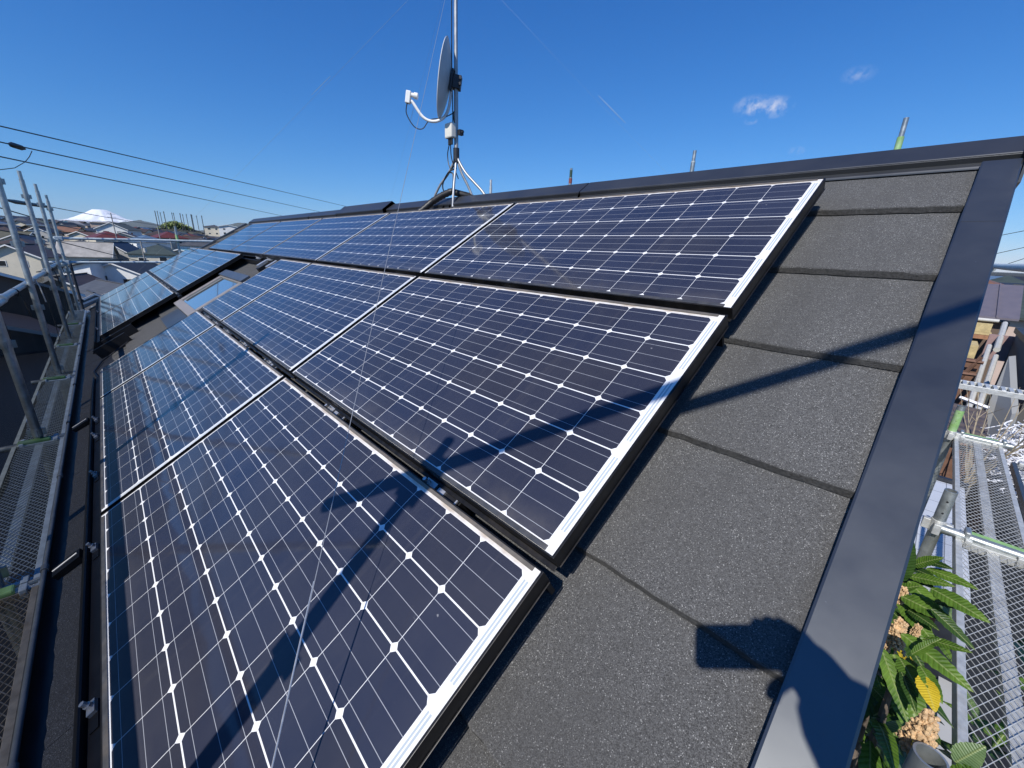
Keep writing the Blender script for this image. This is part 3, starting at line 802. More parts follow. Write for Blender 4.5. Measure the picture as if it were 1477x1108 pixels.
    cab([(bxp.x, bxp.y - .01, bxp.z - .10), (MX - .03, MY - .03, .47), (MX + .015, MY - .03, .38), (MX + .03, MY, .30)], 'black cable running down the mast below the amplifier box')
    cab([(MX + .03, MY - .02, .38), (MX - .05, MY - .05, .35), (MX - .12, MY - .06, .26), (MX - .09, MY - .06, .19), (MX - .01, MY - .06, .18), (MX + .03, MY - .06, .23), (MX + .02, MY - .05, .33), (MX - .03, MY - .05, .35)], 'coiled black cable hanging between the mast legs', .006)
    cab([(MX - .02, MY - .018, 2.6), (MX - .022, MY - .02, 1.8), (MX - .03, MY - .02, 1.2), (MX - .022, MY - .02, .9), (MX - .02, MY - .02, .72)], 'black cable tied along the front of the mast')
    m = MB(); a = [RW(-3.02, .10, -.085), RW(-2.97, .20, -.075), RW(-2.92, .30, -.050), RW(-2.85, .37, -.035), RW(-2.77, .432, -.030)]
    pts = []
    for p, q in zip(a, a[1:]):
        for k in range(6): pts.append(p.lerp(q, k / 6))
    pts.append(a[-1]); pts += [Vector((-2.66, .50, .165)), Vector((-2.58, .60, .10))]
    m.tube(pts, [(.030 if i % 2 else .026) for i in range(len(pts))], 12)
    tag(m.build('conduit', M['cable'], smooth=True), 'fat black corrugated conduit crossing the ridge at the mast foot', 'conduit')
    # guy wires
    top = Vector((MX, MY, 1.86))
    guys = [((.16, -2.10, -1.33), 'thin guy wire slanting over the near panels to the gutter', .0008),
            ((-9.6, -1.9, -1.22), 'thin guy wire running from the mast to the far roof corner', .0006),
            ((-9.5, 2.6, -1.30), 'thin guy wire running behind the ridge to the far north corner', .0004),
            ((.35, 2.7, -1.32), 'thin guy wire running down behind the ridge on the right', .00024)]
    for e, lb, r in guys:
        e = Vector(e); m = MB(); pts = []
        for k in range(17):
            s = k / 16; p = top.lerp(e, s); p.z -= .10 * 4 * s * (1 - s) * (.5 if 'gutter' not in lb else .12); pts.append(p)
        m.tube(pts, r, 6)
        w = thing('guy_wire', lb, 'guy wire', top, 'guy wires of the antenna mast')
        m.build('strand', M['wire'], w)
        tb = MB(); a, b2 = ((.30, .36) if 'right' in lb else (.20, .24)) if 'gutter' not in lb else (.86, .93)
        pa = top.lerp(e, a); pb = top.lerp(e, b2); tb.tube([pa, pa.lerp(pb, .3), pa.lerp(pb, .7), pb], [.0008, .0015, .0015, .0008], 6)
        tb.build('turnbuckle', M['steel'], w)
antenna()

# ------------------------------------------------------------------ scaffolding
def grate(mb, L, Wd, mesh_l, mesh_w, tw, th):
    """expanded metal: zigzag strands from x=0..L, y=0..Wd"""
    nr = int(round(L / mesh_l)); nc = int(round(Wd / mesh_w)) * 2
    for i in range(nr):
        for sgn in (-1, 1):
            x0 = (i + .5) * mesh_l
            for j in range(nc):
                y0 = Wd * j / nc; y1 = Wd * (j + 1) / nc
                up = (j % 2 == 0)
                xa = x0 + sgn * (0 if up else mesh_l * .5); xb = x0 + sgn * (mesh_l * .5 if up else 0)
                a = Vector((xa, y0, 0)); b = Vector((xb, y1, 0)); d = Vector((tw * .5, 0, 0))
                p = [a - d + Vector((0, 0, -th)), a + d + Vector((0, 0, -th * .2)), b + d + Vector((0, 0, -th * .2)), b - d + Vector((0, 0, -th)),
                     a - d + Vector((0, 0, -th * .25)), a + d, b + d, b - d + Vector((0, 0, -th * .25))]
                mb.hexa(p)
def make_plank(name, label, deck, frame, group, L=1.80, Wd=.25, mesh=(.040, .0230, .0062, .0060)):
    t = thing(name, label, 'scaffold plank', (0, 0, 0), group)
    m = MB(); b = .022
    m.box((0, 0, -.045), (L, b, 0)); m.box((0, Wd - b, -.045), (L, Wd, 0)); m.box((0, b, -.04), (b, Wd - b, -.001)); m.box((L - b, b, -.04), (L, Wd - b, -.001))
    m.build('side_frame', M[frame], t, local=True, bevel=.002)
    m = MB(); grate(m, L - 2 * b, Wd - 2 * b, mesh[0], mesh[1], mesh[2], mesh[3])
    m.v = [p + Vector((b, b, -.003)) for p in m.v]
    m.build('mesh_deck', M[deck], t, local=True)
    m = MB(); m.box((b, Wd / 2 - .019, -.032), (L - b, Wd / 2 + .019, -.0125)); m.build('centre_bar', M[deck], t, local=True)
    m = MB()
    for x in (-.02, L - .03):
        for y in (.03, Wd - .055): m.box((x, y, -.03), (x + .05, y + .024, .012))
    m.build('hook', M[frame], t, local=True, bevel=.003)
    return t
def post(name, label, x, y, z0, z1, mat, flanges, group, top=None, bore=False):
    t = thing(name, label, 'scaffold post', (x, y, z0), group)
    m = MB()
    if bore: m.pipe((x, y, z0), (x, y, z1), .0243, .0215, 24)
    else: m.tube([(x, y, z0), (x, y, z1)], .0243, 16)
    if top: m.tube([(x, y, z1), (x, y, z1 + top)], .0195, 14)
    m.build('tube', M[mat], t, smooth=True)
    for z in flanges:
        m = MB(); m.tube([(x, y, z - .05), (x, y, z + .01)], .0275, 16)
        for dx, dy in ((1, 0), (-1, 0), (0, 1), (0, -1)):
            m.box((x + dx * .027 - .006 - abs(dx) * .012, y + dy * .027 - .006 - abs(dy) * .012, z - .045), (x + dx * .027 + .006 + abs(dx) * .012, y + dy * .027 + .006 + abs(dy) * .012, z + .004))
        m.build('flange', M[mat], t, smooth=True)
    return t
SZ = -1.70
def south_scaffold():
    p0 = make_plank('scaffold_plank', 'x', 'galv_d', 'galv_d', 'walkway planks along the gutter')
    names = ['nearest gutter side plank with rusty frame, bottom left corner of the view', 'gutter side scaffold plank just past the green bracket', 'third gutter side scaffold plank, at the foot of the nearest visible post',
             'fourth gutter side scaffold plank from the camera', 'fifth gutter side scaffold plank, beside the far array', 'last gutter side scaffold plank at the far roof end']
    xs = [-.10, -1.95, -3.80, -5.68, -7.55, -9.45]
    for i, lb in enumerate(names):
        o = p0 if i == 0 else copy_tree(p0)
        o.location = (xs[i] - 1.82, -2.625, SZ); tag(o, lb)
    # extend to the corner under the photographer
    o = copy_tree(p0); o.location = (-.08, -2.625, SZ); tag(o, 'gutter side scaffold plank running to the house corner', None)
    for ch in p0.children:
        if ch.name.startswith(('side', 'mesh', 'centre')):
            ch.data = ch.data.copy(); ch.data.materials.clear(); ch.data.materials.append(M['rustmesh'])
    px = [(-.175, .41), (-2.00, .41), (-3.81, .42), (-5.88, .44), (-8.08, .46), (-10.0, .46), (-11.77, .41)]
    plab = ['gutter side scaffold post closest to the house corner', 'gutter side scaffold post rising at the green bracket', 'nearest post above the shade net, cut by the left edge of the picture', 'second scaffold post from the left with a flange near its top',
            'third scaffold post from the left edge, standing against the sky', 'fourth scaffold post from the left, slimmer against the sky', 'farthest scaffold post at the corner where two rails meet']
    for (x, zt), lb in zip(px, plab):
        post('scaffold_post', lb, x, -2.50, -7.6 + .02, zt - .10, 'galv', [-1.62, -.98, -.37, .18], 'posts of the gutter side scaffold', top=.10)
    # ledgers under the planks
    llab = ['cross bar with green paint under the plank joint nearest the camera', 'cross bar under the plank joint by the nearest visible post', 'third cross bar under the gutter side planks', 'fourth cross bar under the gutter side planks', 'fifth cross bar under the far gutter side planks']
    for k, x in enumerate((-1.93, -3.78, -5.66, -7.53, -9.43)):
        t = thing('cross_bar', llab[k], 'cross bar', (x, -2.5, SZ), 'cross bars under the planks')
        m = MB(); m.tube([(x + .005, -2.68, SZ - .012), (x + .005, -2.355, SZ - .012)], .0212, 14); m.build('bar', M['galv'], t, smooth=True)
        m = MB(); m.box((x - .022, -2.60, SZ - .005), (x + .03, -2.44, SZ + .020)); m.build('wedge_plate', M['greend' if k else 'green'], t, bevel=.008)
        m = MB(); m.tube([(x + .005, -2.375, SZ - .012), (x + .005, -2.335, SZ - .012)], .030, 14); m.tube([(x + .005, -2.40, SZ + .012), (x + .005, -2.36, SZ + .018)], .010, 8); m.build('coupler', M['galv'], t, smooth=True)
    # guard rail and net
    t = thing('guard_rail', 'long galvanised guard rail carrying the dark shade net', 'guard rail', (-6, -2.545, -.79))
    for a, b in ((-11.85, -8.2), (-8.21, -4.6), (-4.61, -1.0), (-1.01, 1.0)):
        m = MB(); m.tube([(a, -2.548, -.79), (b, -2.548, -.775)], .0243, 14); m.build('tube', M['galv'], t, smooth=True)
        m = MB(); m.tube([(b - .06, -2.548, -.775), (b + .06, -2.548, -.775)], .029, 14); m.build('sleeve', M['galv'], t, smooth=True)
    rnd = random.Random(3)
    for k, x in enumerate((-2.9, -4.0, -5.2, -6.6, -9.0, -10.6)):
        m = MB(); pts = []
        for q in range(11):
            a = 2 * math.pi * q / 10; pts.append((x + .012 * math.sin(a * 2) + q * .004, -2.548 + .032 * math.cos(a), -.788 + .034 * math.sin(a)))
        pts += [(x + .05, -2.50, -.85), (x + .03, -2.49, -.95 - rnd.random() * .12)]
        m.tube(pts, .0055, 6)
        tag(m.build('tie_cord', M['cable'] if k % 3 else M['galv_l'], smooth=True), ('pale cord' if k % 3 == 0 else 'black cord') + ' knotted on the guard rail, ' + ['nearest of them', 'second nearest', 'third along', 'fourth along', 'fifth along', 'farthest of them'][k], 'cord', 'cords tying the net')
    m = MB(); nx, nz = 260, 14; x0, x1 = -11.75, .9; vs = []; fs = []
    for i in range(nx + 1):
        x = x0 + (x1 - x0) * i / nx
        for j in range(nz + 1):
            s = j / nz; z = -.815 - s * 6.3
            w = .030 * math.sin(x * 3.1 + s * 1.3) * s + .022 * math.sin(x * 7.7 + 1.7 * s) * (.3 + s) + .02 * noise.noise(Vector((x * 2, s * 3, 0)))
            z += .03 * abs(math.sin(x * math.pi / .46)) * -1 * (1 - s)
            vs.append(Vector((x, -2.592 - .035 * s + w, z)))
    for i in range(nx):
        for j in range(nz):
            a = i * (nz + 1) + j; fs.append((a, a + nz + 1, a + nz + 2, a + 1))
    m.add(vs, fs); tag(m.build('shade_net', M['net'], smooth=True), 'dark wrinkled shade net hanging below the guard rail on the left', 'net')
    # raking brace behind the camera (its shadow falls over the panels)
    t = thing('brace_pole', 'slanting scaffold brace clamped to the post at the house corner', 'brace', (-.17, -2.45, .2))
    a = Vector((-.43, -2.45, -.115)); b = Vector((1.35, -2.45, 2.24))
    m = MB(); m.tube([a, b], .0243, 14); m.build('tube', M['galv'], t, smooth=True)
    m = MB(); c = Vector((-.17, -2.475, .225)); m.box((c.x - .045, c.y - .05, c.z - .045), (c.x + .045, c.y + .055, c.z + .045)); m.build('coupler', M['galv_d'], t, bevel=.01)
    # far end rails across the west gable
    for z, y0, dz, lb in ((-.365, -2.62, .055, 'upper pipe rail across the far roof end'), (-.82, -2.72, .04, 'lower pipe rail across the far roof end')):
        t = thing('end_rail', lb, 'guard rail', (-11.8, 0, z))
        m = MB(); m.tube([(-11.8, y0, z), (-11.8, .4, z + dz * 1.1), (-11.8, 3.4, z + dz * 2)], .0243, 12); m.build('tube', M['galv_d'], t, smooth=True)
        m = MB(); m.box((-11.84, -2.56, z - .04), (-11.74, -2.44, z + .04)); m.build('coupler', M['galv_d'], t, bevel=.01)
    post('scaffold_post', 'green and silver scaffold post beyond the far roof end', -11.84, -.655, -7.5, -.10, 'galv', [-.98], 'posts at the far roof end', top=.08)
    m = MB(); m.tube([(-11.84, -.655, -.36), (-11.84, -.655, -.20)], .0262, 14)
    tag(m.build('paint_band', M['green'], smooth=True), 'green painted sleeve on the post beyond the far roof end', 'sleeve')
    post('scaffold_post', 'dark scaffold post just behind the far corner', -12.3, -2.46, -7.5, -.80, 'bracket', [-1.6], 'posts at the far roof end')
    o = copy_tree(p0); o.location = (-11.7, -2.30, SZ - .02); o.rotation_euler = (0, 0, R_(90)); tag(o, 'scaffold plank across the far roof end, mostly hidden by the roof', None, 'planks across the roof ends')
    for ch in o.children:
        pass
    return p0
p0 = south_scaffold()
def north_scaffold():
    for k, x in enumerate((-.17, -1.995, -3.825, -5.635)):
        lb = ['silver and pale green post tip behind the ridge, nearest the right edge', 'plain silver post tip behind the ridge', 'post tip wrapped in red and green tape behind the ridge', 'pale green post tip behind the ridge beside the antenna mast'][k]
        t = thing('scaffold_post', lb, 'scaffold post', (x, 3.3, -7.6), 'posts of the scaffold behind the house')
        m = MB(); m.tube([(x, 3.3, -7.5), (x, 3.3, .80)], .0243, 14); m.tube([(x, 3.3, .80), (x, 3.3, .925 if k != 0 else .945)], .0195, 14); m.build('tube', M['galv' if k != 3 else 'galv_l'], t, smooth=True)
        m = MB()
        if k == 0: m.tube([(x, 3.3, .40), (x, 3.3, .80)], .0252, 14); m.build('paint_band', M['green'], t, smooth=True)
        elif k == 2:
            m.tube([(x, 3.3, .80), (x, 3.3, .90)], .0205, 14); m.build('tape', M['tapeg'], t, smooth=True)
            m = MB(); m.tube([(x, 3.3, .72), (x, 3.3, .79)], .0255, 14); m.build('tape', M['tape'], t, smooth=True)
        else: m.tube([(x, 3.3, .80), (x, 3.3, .812)], .0250, 14); m.build('collar', M['galv_d'], t, smooth=True)
north_scaffold()
def east_scaffold():
    global p0
    q = make_plank('scaffold_plank', 'x', 'galv_l', 'galv_l', 'walkway planks along the gable', mesh=(.046, .0225, .0030, .0026))
    lbs = ['near gable side mesh plank beside the loquat leaves', 'gable side mesh plank beyond the green bar, at the silver post', 'gable side mesh plank running past the lower right corner']
    for i, y in enumerate((-.965, .85, -2.79)):
        o = q if i == 0 else copy_tree(q)
        o.location = (1.012, y, -1.522); o.rotation_euler = (0, 0, R_(90)); tag(o, lbs[i])
    # outer row of planks, bluish frame
    o = copy_tree(q); o.location = (1.30, .62, -1.55); o.rotation_euler = (0, 0, R_(90)); tag(o, 'outer gable side plank with blue grey frame at the right edge')
    o2 = copy_tree(q); o2.location = (1.30, -1.2, -1.55); o2.rotation_euler = (0, 0, R_(90)); tag(o2, 'outer gable side plank nearest the lower right corner')
    for ch in list(o.children) + list(o2.children):
        if ch.name.startswith('side'): ch.data = ch.data.copy(); ch.data.materials.clear(); ch.data.materials.append(M['barge'])
    # cross bars with green strip at the joints
    for k, y in enumerate((.842, 2.66, -.972)):
        t = thing('cross_bar', ['cross bar with a green strip between the two gable side planks', 'cross bar at the far end of the gable side planks', 'cross bar under the near end of the loquat side plank'][k], 'cross bar', (.88, y, -1.52), 'cross bars of the gable scaffold')
        m = MB(); m.tube([(.69, y, -1.512), (1.06, y, -1.512)], .021, 14); m.build('bar', M['galv'], t, smooth=True)
        m = MB(); m.box((.80, y + .018, -1.510), (.99, y + .056, -1.498)); m.build('green_strip', M['green'], t, bevel=.003)
        m = MB()
        for x in (.785, 1.005): m.box((x, y - .02, -1.53), (x + .022, y + .05, -1.478))
        m.build('hook', M['galv'], t, bevel=.006)
    # posts
    def gp(label, x, y, zt, mat, zb=-1.50):
        t = thing('scaffold_post', label, 'scaffold post', (x, y, -7.6), 'posts of the gable scaffold')
        m = MB(); m.pipe((x, y, -7.5), (x, y, zt), .0243, .0205, 24); m.build('tube', M['galv' if mat == 'green' else mat], t, smooth=True)
        if mat == 'green': m = MB(); m.pipe((x, y, zb + .02), (x, y, zt - .035), .0250, .0235, 24); m.build('paint', M[mat], t, smooth=True)
        m = MB(); m.tube([(x, y, zb - .05), (x, y, zb + .02)], .0285, 18)
        for dx, dy in ((1, 0), (-1, 0), (0, 1), (0, -1)): m.box((x + dx * .040 - .014, y + dy * .040 - .014, zb - .045), (x + dx * .040 + .014, y + dy * .040 + .014, zb + .010))
        m.build('flange', M['galv_l'], t, bevel=.003)
        m = MB()
        for z in (zt - .055, zt - .12):
            m.tube([(x + .0, y - .0247, z), (x + .0, y - .0235, z)], .005, 8)
        m.build('pin_hole', M['cable'], t)
    gp('short silver post with pin holes between verge flashing and mesh plank', .695, .87, -1.315, 'galv')
    gp('short post painted bright green next to the verge flashing', .738, 2.62, -1.275, 'green')
    gp('open pipe end poking up through the loquat leaves', .622, -1.005, -1.125, 'galv')
    # hand rail out to the north east
    t = thing('hand_rail', 'grey pipe rail level with the horizon at the right edge', 'guard rail', (.71, 3, -.25))
    m = MB(); m.tube([(.722, 1.5, -.262), (.715, 3.4, -.245), (.70, 5.2, -.223)], .0243, 14); m.build('tube', M['galv_d'], t, smooth=True)
    m = MB(); m.tube([(.71, 4.7, -.26), (.71, 4.76, -.26)], .03, 12); m.build('coupler', M['galv'], t)
    # stair like board at the north corner
    t = thing('scaffold_step', 'narrow ribbed steel step board crossing behind the right verge', 'step board', (1.3, 3.4, -1.25))
    m = MB(); m.box((.55, 3.37, -1.290), (2.2, 3.392, -1.245)); m.box((.55, 3.56, -1.290), (2.2, 3.582, -1.245)); m.build('side_frame', M['galv_l'], t, bevel=.002)
    m = MB(); x = .56
    while x < 2.18: m.box((x, 3.392, -1.262), (x + .024, 3.56, -1.240)); x += .046
    m.build('rungs', M['galv_l'], t)
    m = MB(); m.box((.56, 3.393, -1.285), (2.18, 3.559, -1.272)); m.build('base_plate', M['galv'], t)
    # lower deck seen between posts and flashing
    t = thing('lower_deck', 'pale tiled slab lower down between the gable and the mesh plank', 'slab', (.8, 3, -3.4))
    m = MB(); m.box((.45, 2.2, -2.66), (1.13, 4.55, -2.60)); m.build('slab', M['tile'], t, bevel=.01)
    m = MB(); m.box((.45, 4.552, -2.75), (1.15, 4.62, -2.56)); m.build('edge', M['bracket'], t)
    t = thing('lattice_panel', 'pale diamond lattice panel tucked under the verge flashing', 'lattice', (.6, 3.3, -2.0))
    m = MB(); grate(m, 1.2, .35, .05, .05, .006, .006); m.v = [Vector((.58 + p.z, 2.9 + p.x, -2.1 + p.y)) for p in m.v]; m.build('mesh', M['galv_l'], t)
east_scaffold()

# ------------------------------------------------------------------ loquat tree beside the gable
def leaf_mesh(mb, co, base, direction, up, L, Wd, droop, fold=.25, ns=9, curl=0.):
    """one serrated leaf; co collects (along, across) per vertex"""
    d = Vector(direction).normalized(); up = Vector(up); s = d.cross(up).normalized(); n = s.cross(d).normalized()
    p = Vector(base); vs = []; fs = []
    for i in range(ns + 1):
        t = i / ns
        w = Wd * .5 * (math.sin(math.pi * min(1, t ** .80)) ** .72) * (1 - .12 * t) + (.003 if t < .06 else 0)
        if i == ns: w = .0006
        ang = -droop * t; dd = d * math.cos(ang) + n * math.sin(ang); nn = n * math.cos(ang) - d * math.sin(ang)
        if i: p = p + dd * (L / ns)
        ser = 1 + .05 * (1 if i % 2 else -1)
        wave = .10 * w * math.sin(i * 2.4 + curl)
        for k, c in enumerate((-1, -.5, 0, .5, 1)):
            q = p + s * (w * c * ser) + nn * (abs(c) * w * fold + (wave if abs(c) == 1 else 0))
            vs.append(q); co.append((t, c * .5 * (w / (Wd * .5)), 0))
    for i in range(ns):
        for k in range(4):
            fs.append((i * 5 + k, i * 5 + k + 1, (i + 1) * 5 + k + 1, (i + 1) * 5 + k))
    mb.add(vs, fs)
def finish_leaves(mb, co, name, mat, parent):
    off = ORG[parent.name]
    me = bpy.data.meshes.new(name); me.from_pydata([tuple(p - off) for p in mb.v], [], mb.f); me.materials.append(mat)
    at = me.attributes.new('leafco', 'FLOAT_VECTOR', 'POINT')
    at.data.foreach_set('vector', [c for q in co for c in q])
    me.polygons.foreach_set('use_smooth', [True] * len(me.polygons)); me.update()
    o = bpy.data.objects.new(name, me); COL.objects.link(o); o.parent = parent; ORG[o.name] = off
    return o
def loquat():
    rnd = random.Random(12)
    t = thing('loquat_tree', 'loquat tree with long ribbed leaves and tan blossom, growing up beside the gable', 'tree', (.75, -.3, -7.6))
    tips = [((.545, -.10, -1.36), .9), ((.57, -.42, -1.32), 1.0), ((.575, -.74, -1.22), 1.05), ((.64, -.80, -1.40), .9), ((.60, -.25, -1.62), .9), ((.70, -.62, -1.62), 1.0), ((.66, -.20, -1.75), 1.)]
    m = MB()
    m.tube([(.75, -.3, -7.6), (.70, -.4, -5.5), (.66, -.5, -3.4), (.62, -.55, -2.3)], [.07, .06, .045, .03], 10); m.build('trunk', M['bark'], t, smooth=True)
    m = MB()
    for (x, y, z), s in tips:
        m.tube([(.63, -.54, -2.6), (.62 + (x - .62) * .4, -.54 + (y + .54) * .6, -2.0 + (z + 2) * .2), (x + .01, y - .0, z - .14), (x, y, z)], [.018, .013, .009, .006], 7)
    m.build('limbs', M['bark'], t, smooth=True)
    sets = {'leaf': (MB(), []), 'leafd': (MB(), []), 'leafy': (MB(), []), 'leafg': (MB(), [])}
    def put(kind, *a, **k): mb, co = sets[kind]; leaf_mesh(mb, co, *a, **k)
    # outer rosettes: long leaves fanning away from the wall, over the plank
    for q, ((x, y, z), s) in enumerate(tips):
        nl = 9; z -= .13
        for i in range(nl):
            a = 2.399 * i + q * 1.3
            el = R_(40 - 8.5 * i + rnd.uniform(-8, 8))
            d = Vector((math.cos(a) * math.cos(el), math.sin(a) * math.cos(el), math.sin(el)))
            if d.x < -.15: d.x = -d.x * .6
            L = rnd.uniform(.15, .25) * s * (.75 + .03 * i)
            kind = 'leaf' if rnd.random() < .4 else 'leafd'
            if rnd.random() < .05: kind = 'leafg'
            put(kind, (x + rnd.uniform(-.01, .01), y + rnd.uniform(-.015, .015), z - .012 * i), d, (0, 0, 1), L, L * rnd.uniform(.25, .32), rnd.uniform(.3, .95), rnd.uniform(.12, .30), curl=rnd.uniform(0, 6))
    # leaves that the picture shows one by one
    for b, e, wd, kind in (((0.555, -0.393, -1.165), (0.547, -0.388, -1.044), 0.030, 'leafd'), ((0.570, -0.305, -1.152), (0.609, -0.333, -1.079), 0.026, 'leaf'), ((0.590, -0.275, -1.138), (0.637, -0.324, -1.100), 0.020, 'leafd'), ((0.570, -0.325, -1.179), (0.645, -0.368, -1.128), 0.027, 'leaf'), ((0.600, -0.290, -1.151), (0.688, -0.347, -1.118), 0.026, 'leaf'), ((0.570, -0.369, -1.170), (0.641, -0.449, -1.186), 0.036, 'leaf'), ((0.600, -0.502, -1.088), (0.690, -0.564, -1.072), 0.033, 'leaf'), ((0.560, -0.457, -1.175), (0.653, -0.512, -1.148), 0.038, 'leaf'), ((0.560, -0.448, -1.201), (0.639, -0.530, -1.217), 0.035, 'leaf'), ((0.620, -0.455, -1.145), (0.658, -0.499, -1.107), 0.021, 'leafd'), ((0.560, -0.722, -1.108), (0.666, -0.790, -1.105), 0.033, 'leaf'), ((0.590, -0.752, -1.072), (0.645, -0.784, -1.029), 0.017, 'leaf'), ((0.565, -0.682, -1.200), (0.631, -0.796, -1.257), 0.052, 'leaf'), ((0.575, -0.713, -1.181), (0.613, -0.779, -1.186), 0.031, 'leaf'), ((0.600, -0.769, -1.131), (0.635, -0.833, -1.136), 0.023, 'leaf'), ((0.605, -0.793, -1.134), (0.628, -0.859, -1.143), 0.029, 'leafy'), ((0.555, -0.655, -1.348), (0.611, -0.714, -1.332), 0.028, 'leaf'), ((0.662, -0.945, -1.16), (0.682, -0.935, -1.105), 0.030, 'leafg'), ((0.665, -0.960, -1.20), (0.700, -0.965, -1.13), 0.040, 'leaf'), ((0.580, -0.483, -1.191), (0.631, -0.536, -1.170), 0.023, 'leafd'), ((0.575, -0.390, -1.316), (0.645, -0.482, -1.338), 0.035, 'leafd'), ((0.570, -0.517, -1.380), (0.618, -0.586, -1.374), 0.029, 'leafd'), ((0.600, -0.619, -1.190), (0.649, -0.666, -1.162), 0.020, 'leafd')):
        b = Vector(b); e = Vector(e); d = e - b
        up = (CAM - b).normalized() * .55 + Vector((0, -.25, .75))
        put(kind, b, d.normalized() + up * .10, up, d.length * 1.08, wd * 1.28, .30, rnd.uniform(.08, .20), ns=16, curl=rnd.uniform(0, 6))
        if kind not in ('leafy', 'leafg'):
            j = Vector((rnd.uniform(-.03, .02), rnd.uniform(-.03, .05), rnd.uniform(-.07, -.03))); d2 = (d.normalized() + Vector((rnd.uniform(-.5, .5), rnd.uniform(-.5, .5), rnd.uniform(-.4, .3)))).normalized()
            put('leafd' if rnd.random() < .5 else 'leaf', b + j, d2, up, d.length * rnd.uniform(.9, 1.25), wd * rnd.uniform(.8, 1.2), .35, .2, ns=12, curl=rnd.uniform(0, 6))
    # shaded foliage below the planks
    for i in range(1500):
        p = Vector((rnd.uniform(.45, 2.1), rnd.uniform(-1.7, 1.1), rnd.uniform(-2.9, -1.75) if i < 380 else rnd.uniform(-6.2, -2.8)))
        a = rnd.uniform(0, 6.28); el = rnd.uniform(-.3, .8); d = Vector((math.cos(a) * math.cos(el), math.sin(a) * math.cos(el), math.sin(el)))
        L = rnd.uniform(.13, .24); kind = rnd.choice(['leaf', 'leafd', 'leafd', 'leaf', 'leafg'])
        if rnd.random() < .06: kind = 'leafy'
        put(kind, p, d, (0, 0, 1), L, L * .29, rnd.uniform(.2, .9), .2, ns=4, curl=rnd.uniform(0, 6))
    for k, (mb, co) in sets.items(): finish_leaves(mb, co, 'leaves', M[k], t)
    for c, s in (((.56, -.446, -1.185), .62), ((.562, -.64, -1.18), .95), ((.61, -.95, -1.14), 1.0), ((.60, -.56, -1.19), .35), ((1.0, -.30, -1.70), 1.2), ((1.06, .1, -1.75), 1.0)):
        m = MB(); c = Vector(c)
        for i in range(380):
            h = rnd.random(); r = .025 * (1 - h * .62) * s * rnd.uniform(.5, 1.05); a = rnd.uniform(0, 6.28)
            p = c + Vector((math.cos(a) * r, math.sin(a) * r, (h - .45) * .095 * s)) + Vector((rnd.gauss(0, .0018), rnd.gauss(0, .0018), rnd.gauss(0, .002)))
            m.ball(p, rnd.uniform(.0028, .0050) * s, 6, 4, (rnd.uniform(.7, 1.2), rnd.uniform(.7, 1.2), rnd.uniform(.7, 1.5)))
        m.build('blossom', M['flower'], t, smooth=True)
loquat()

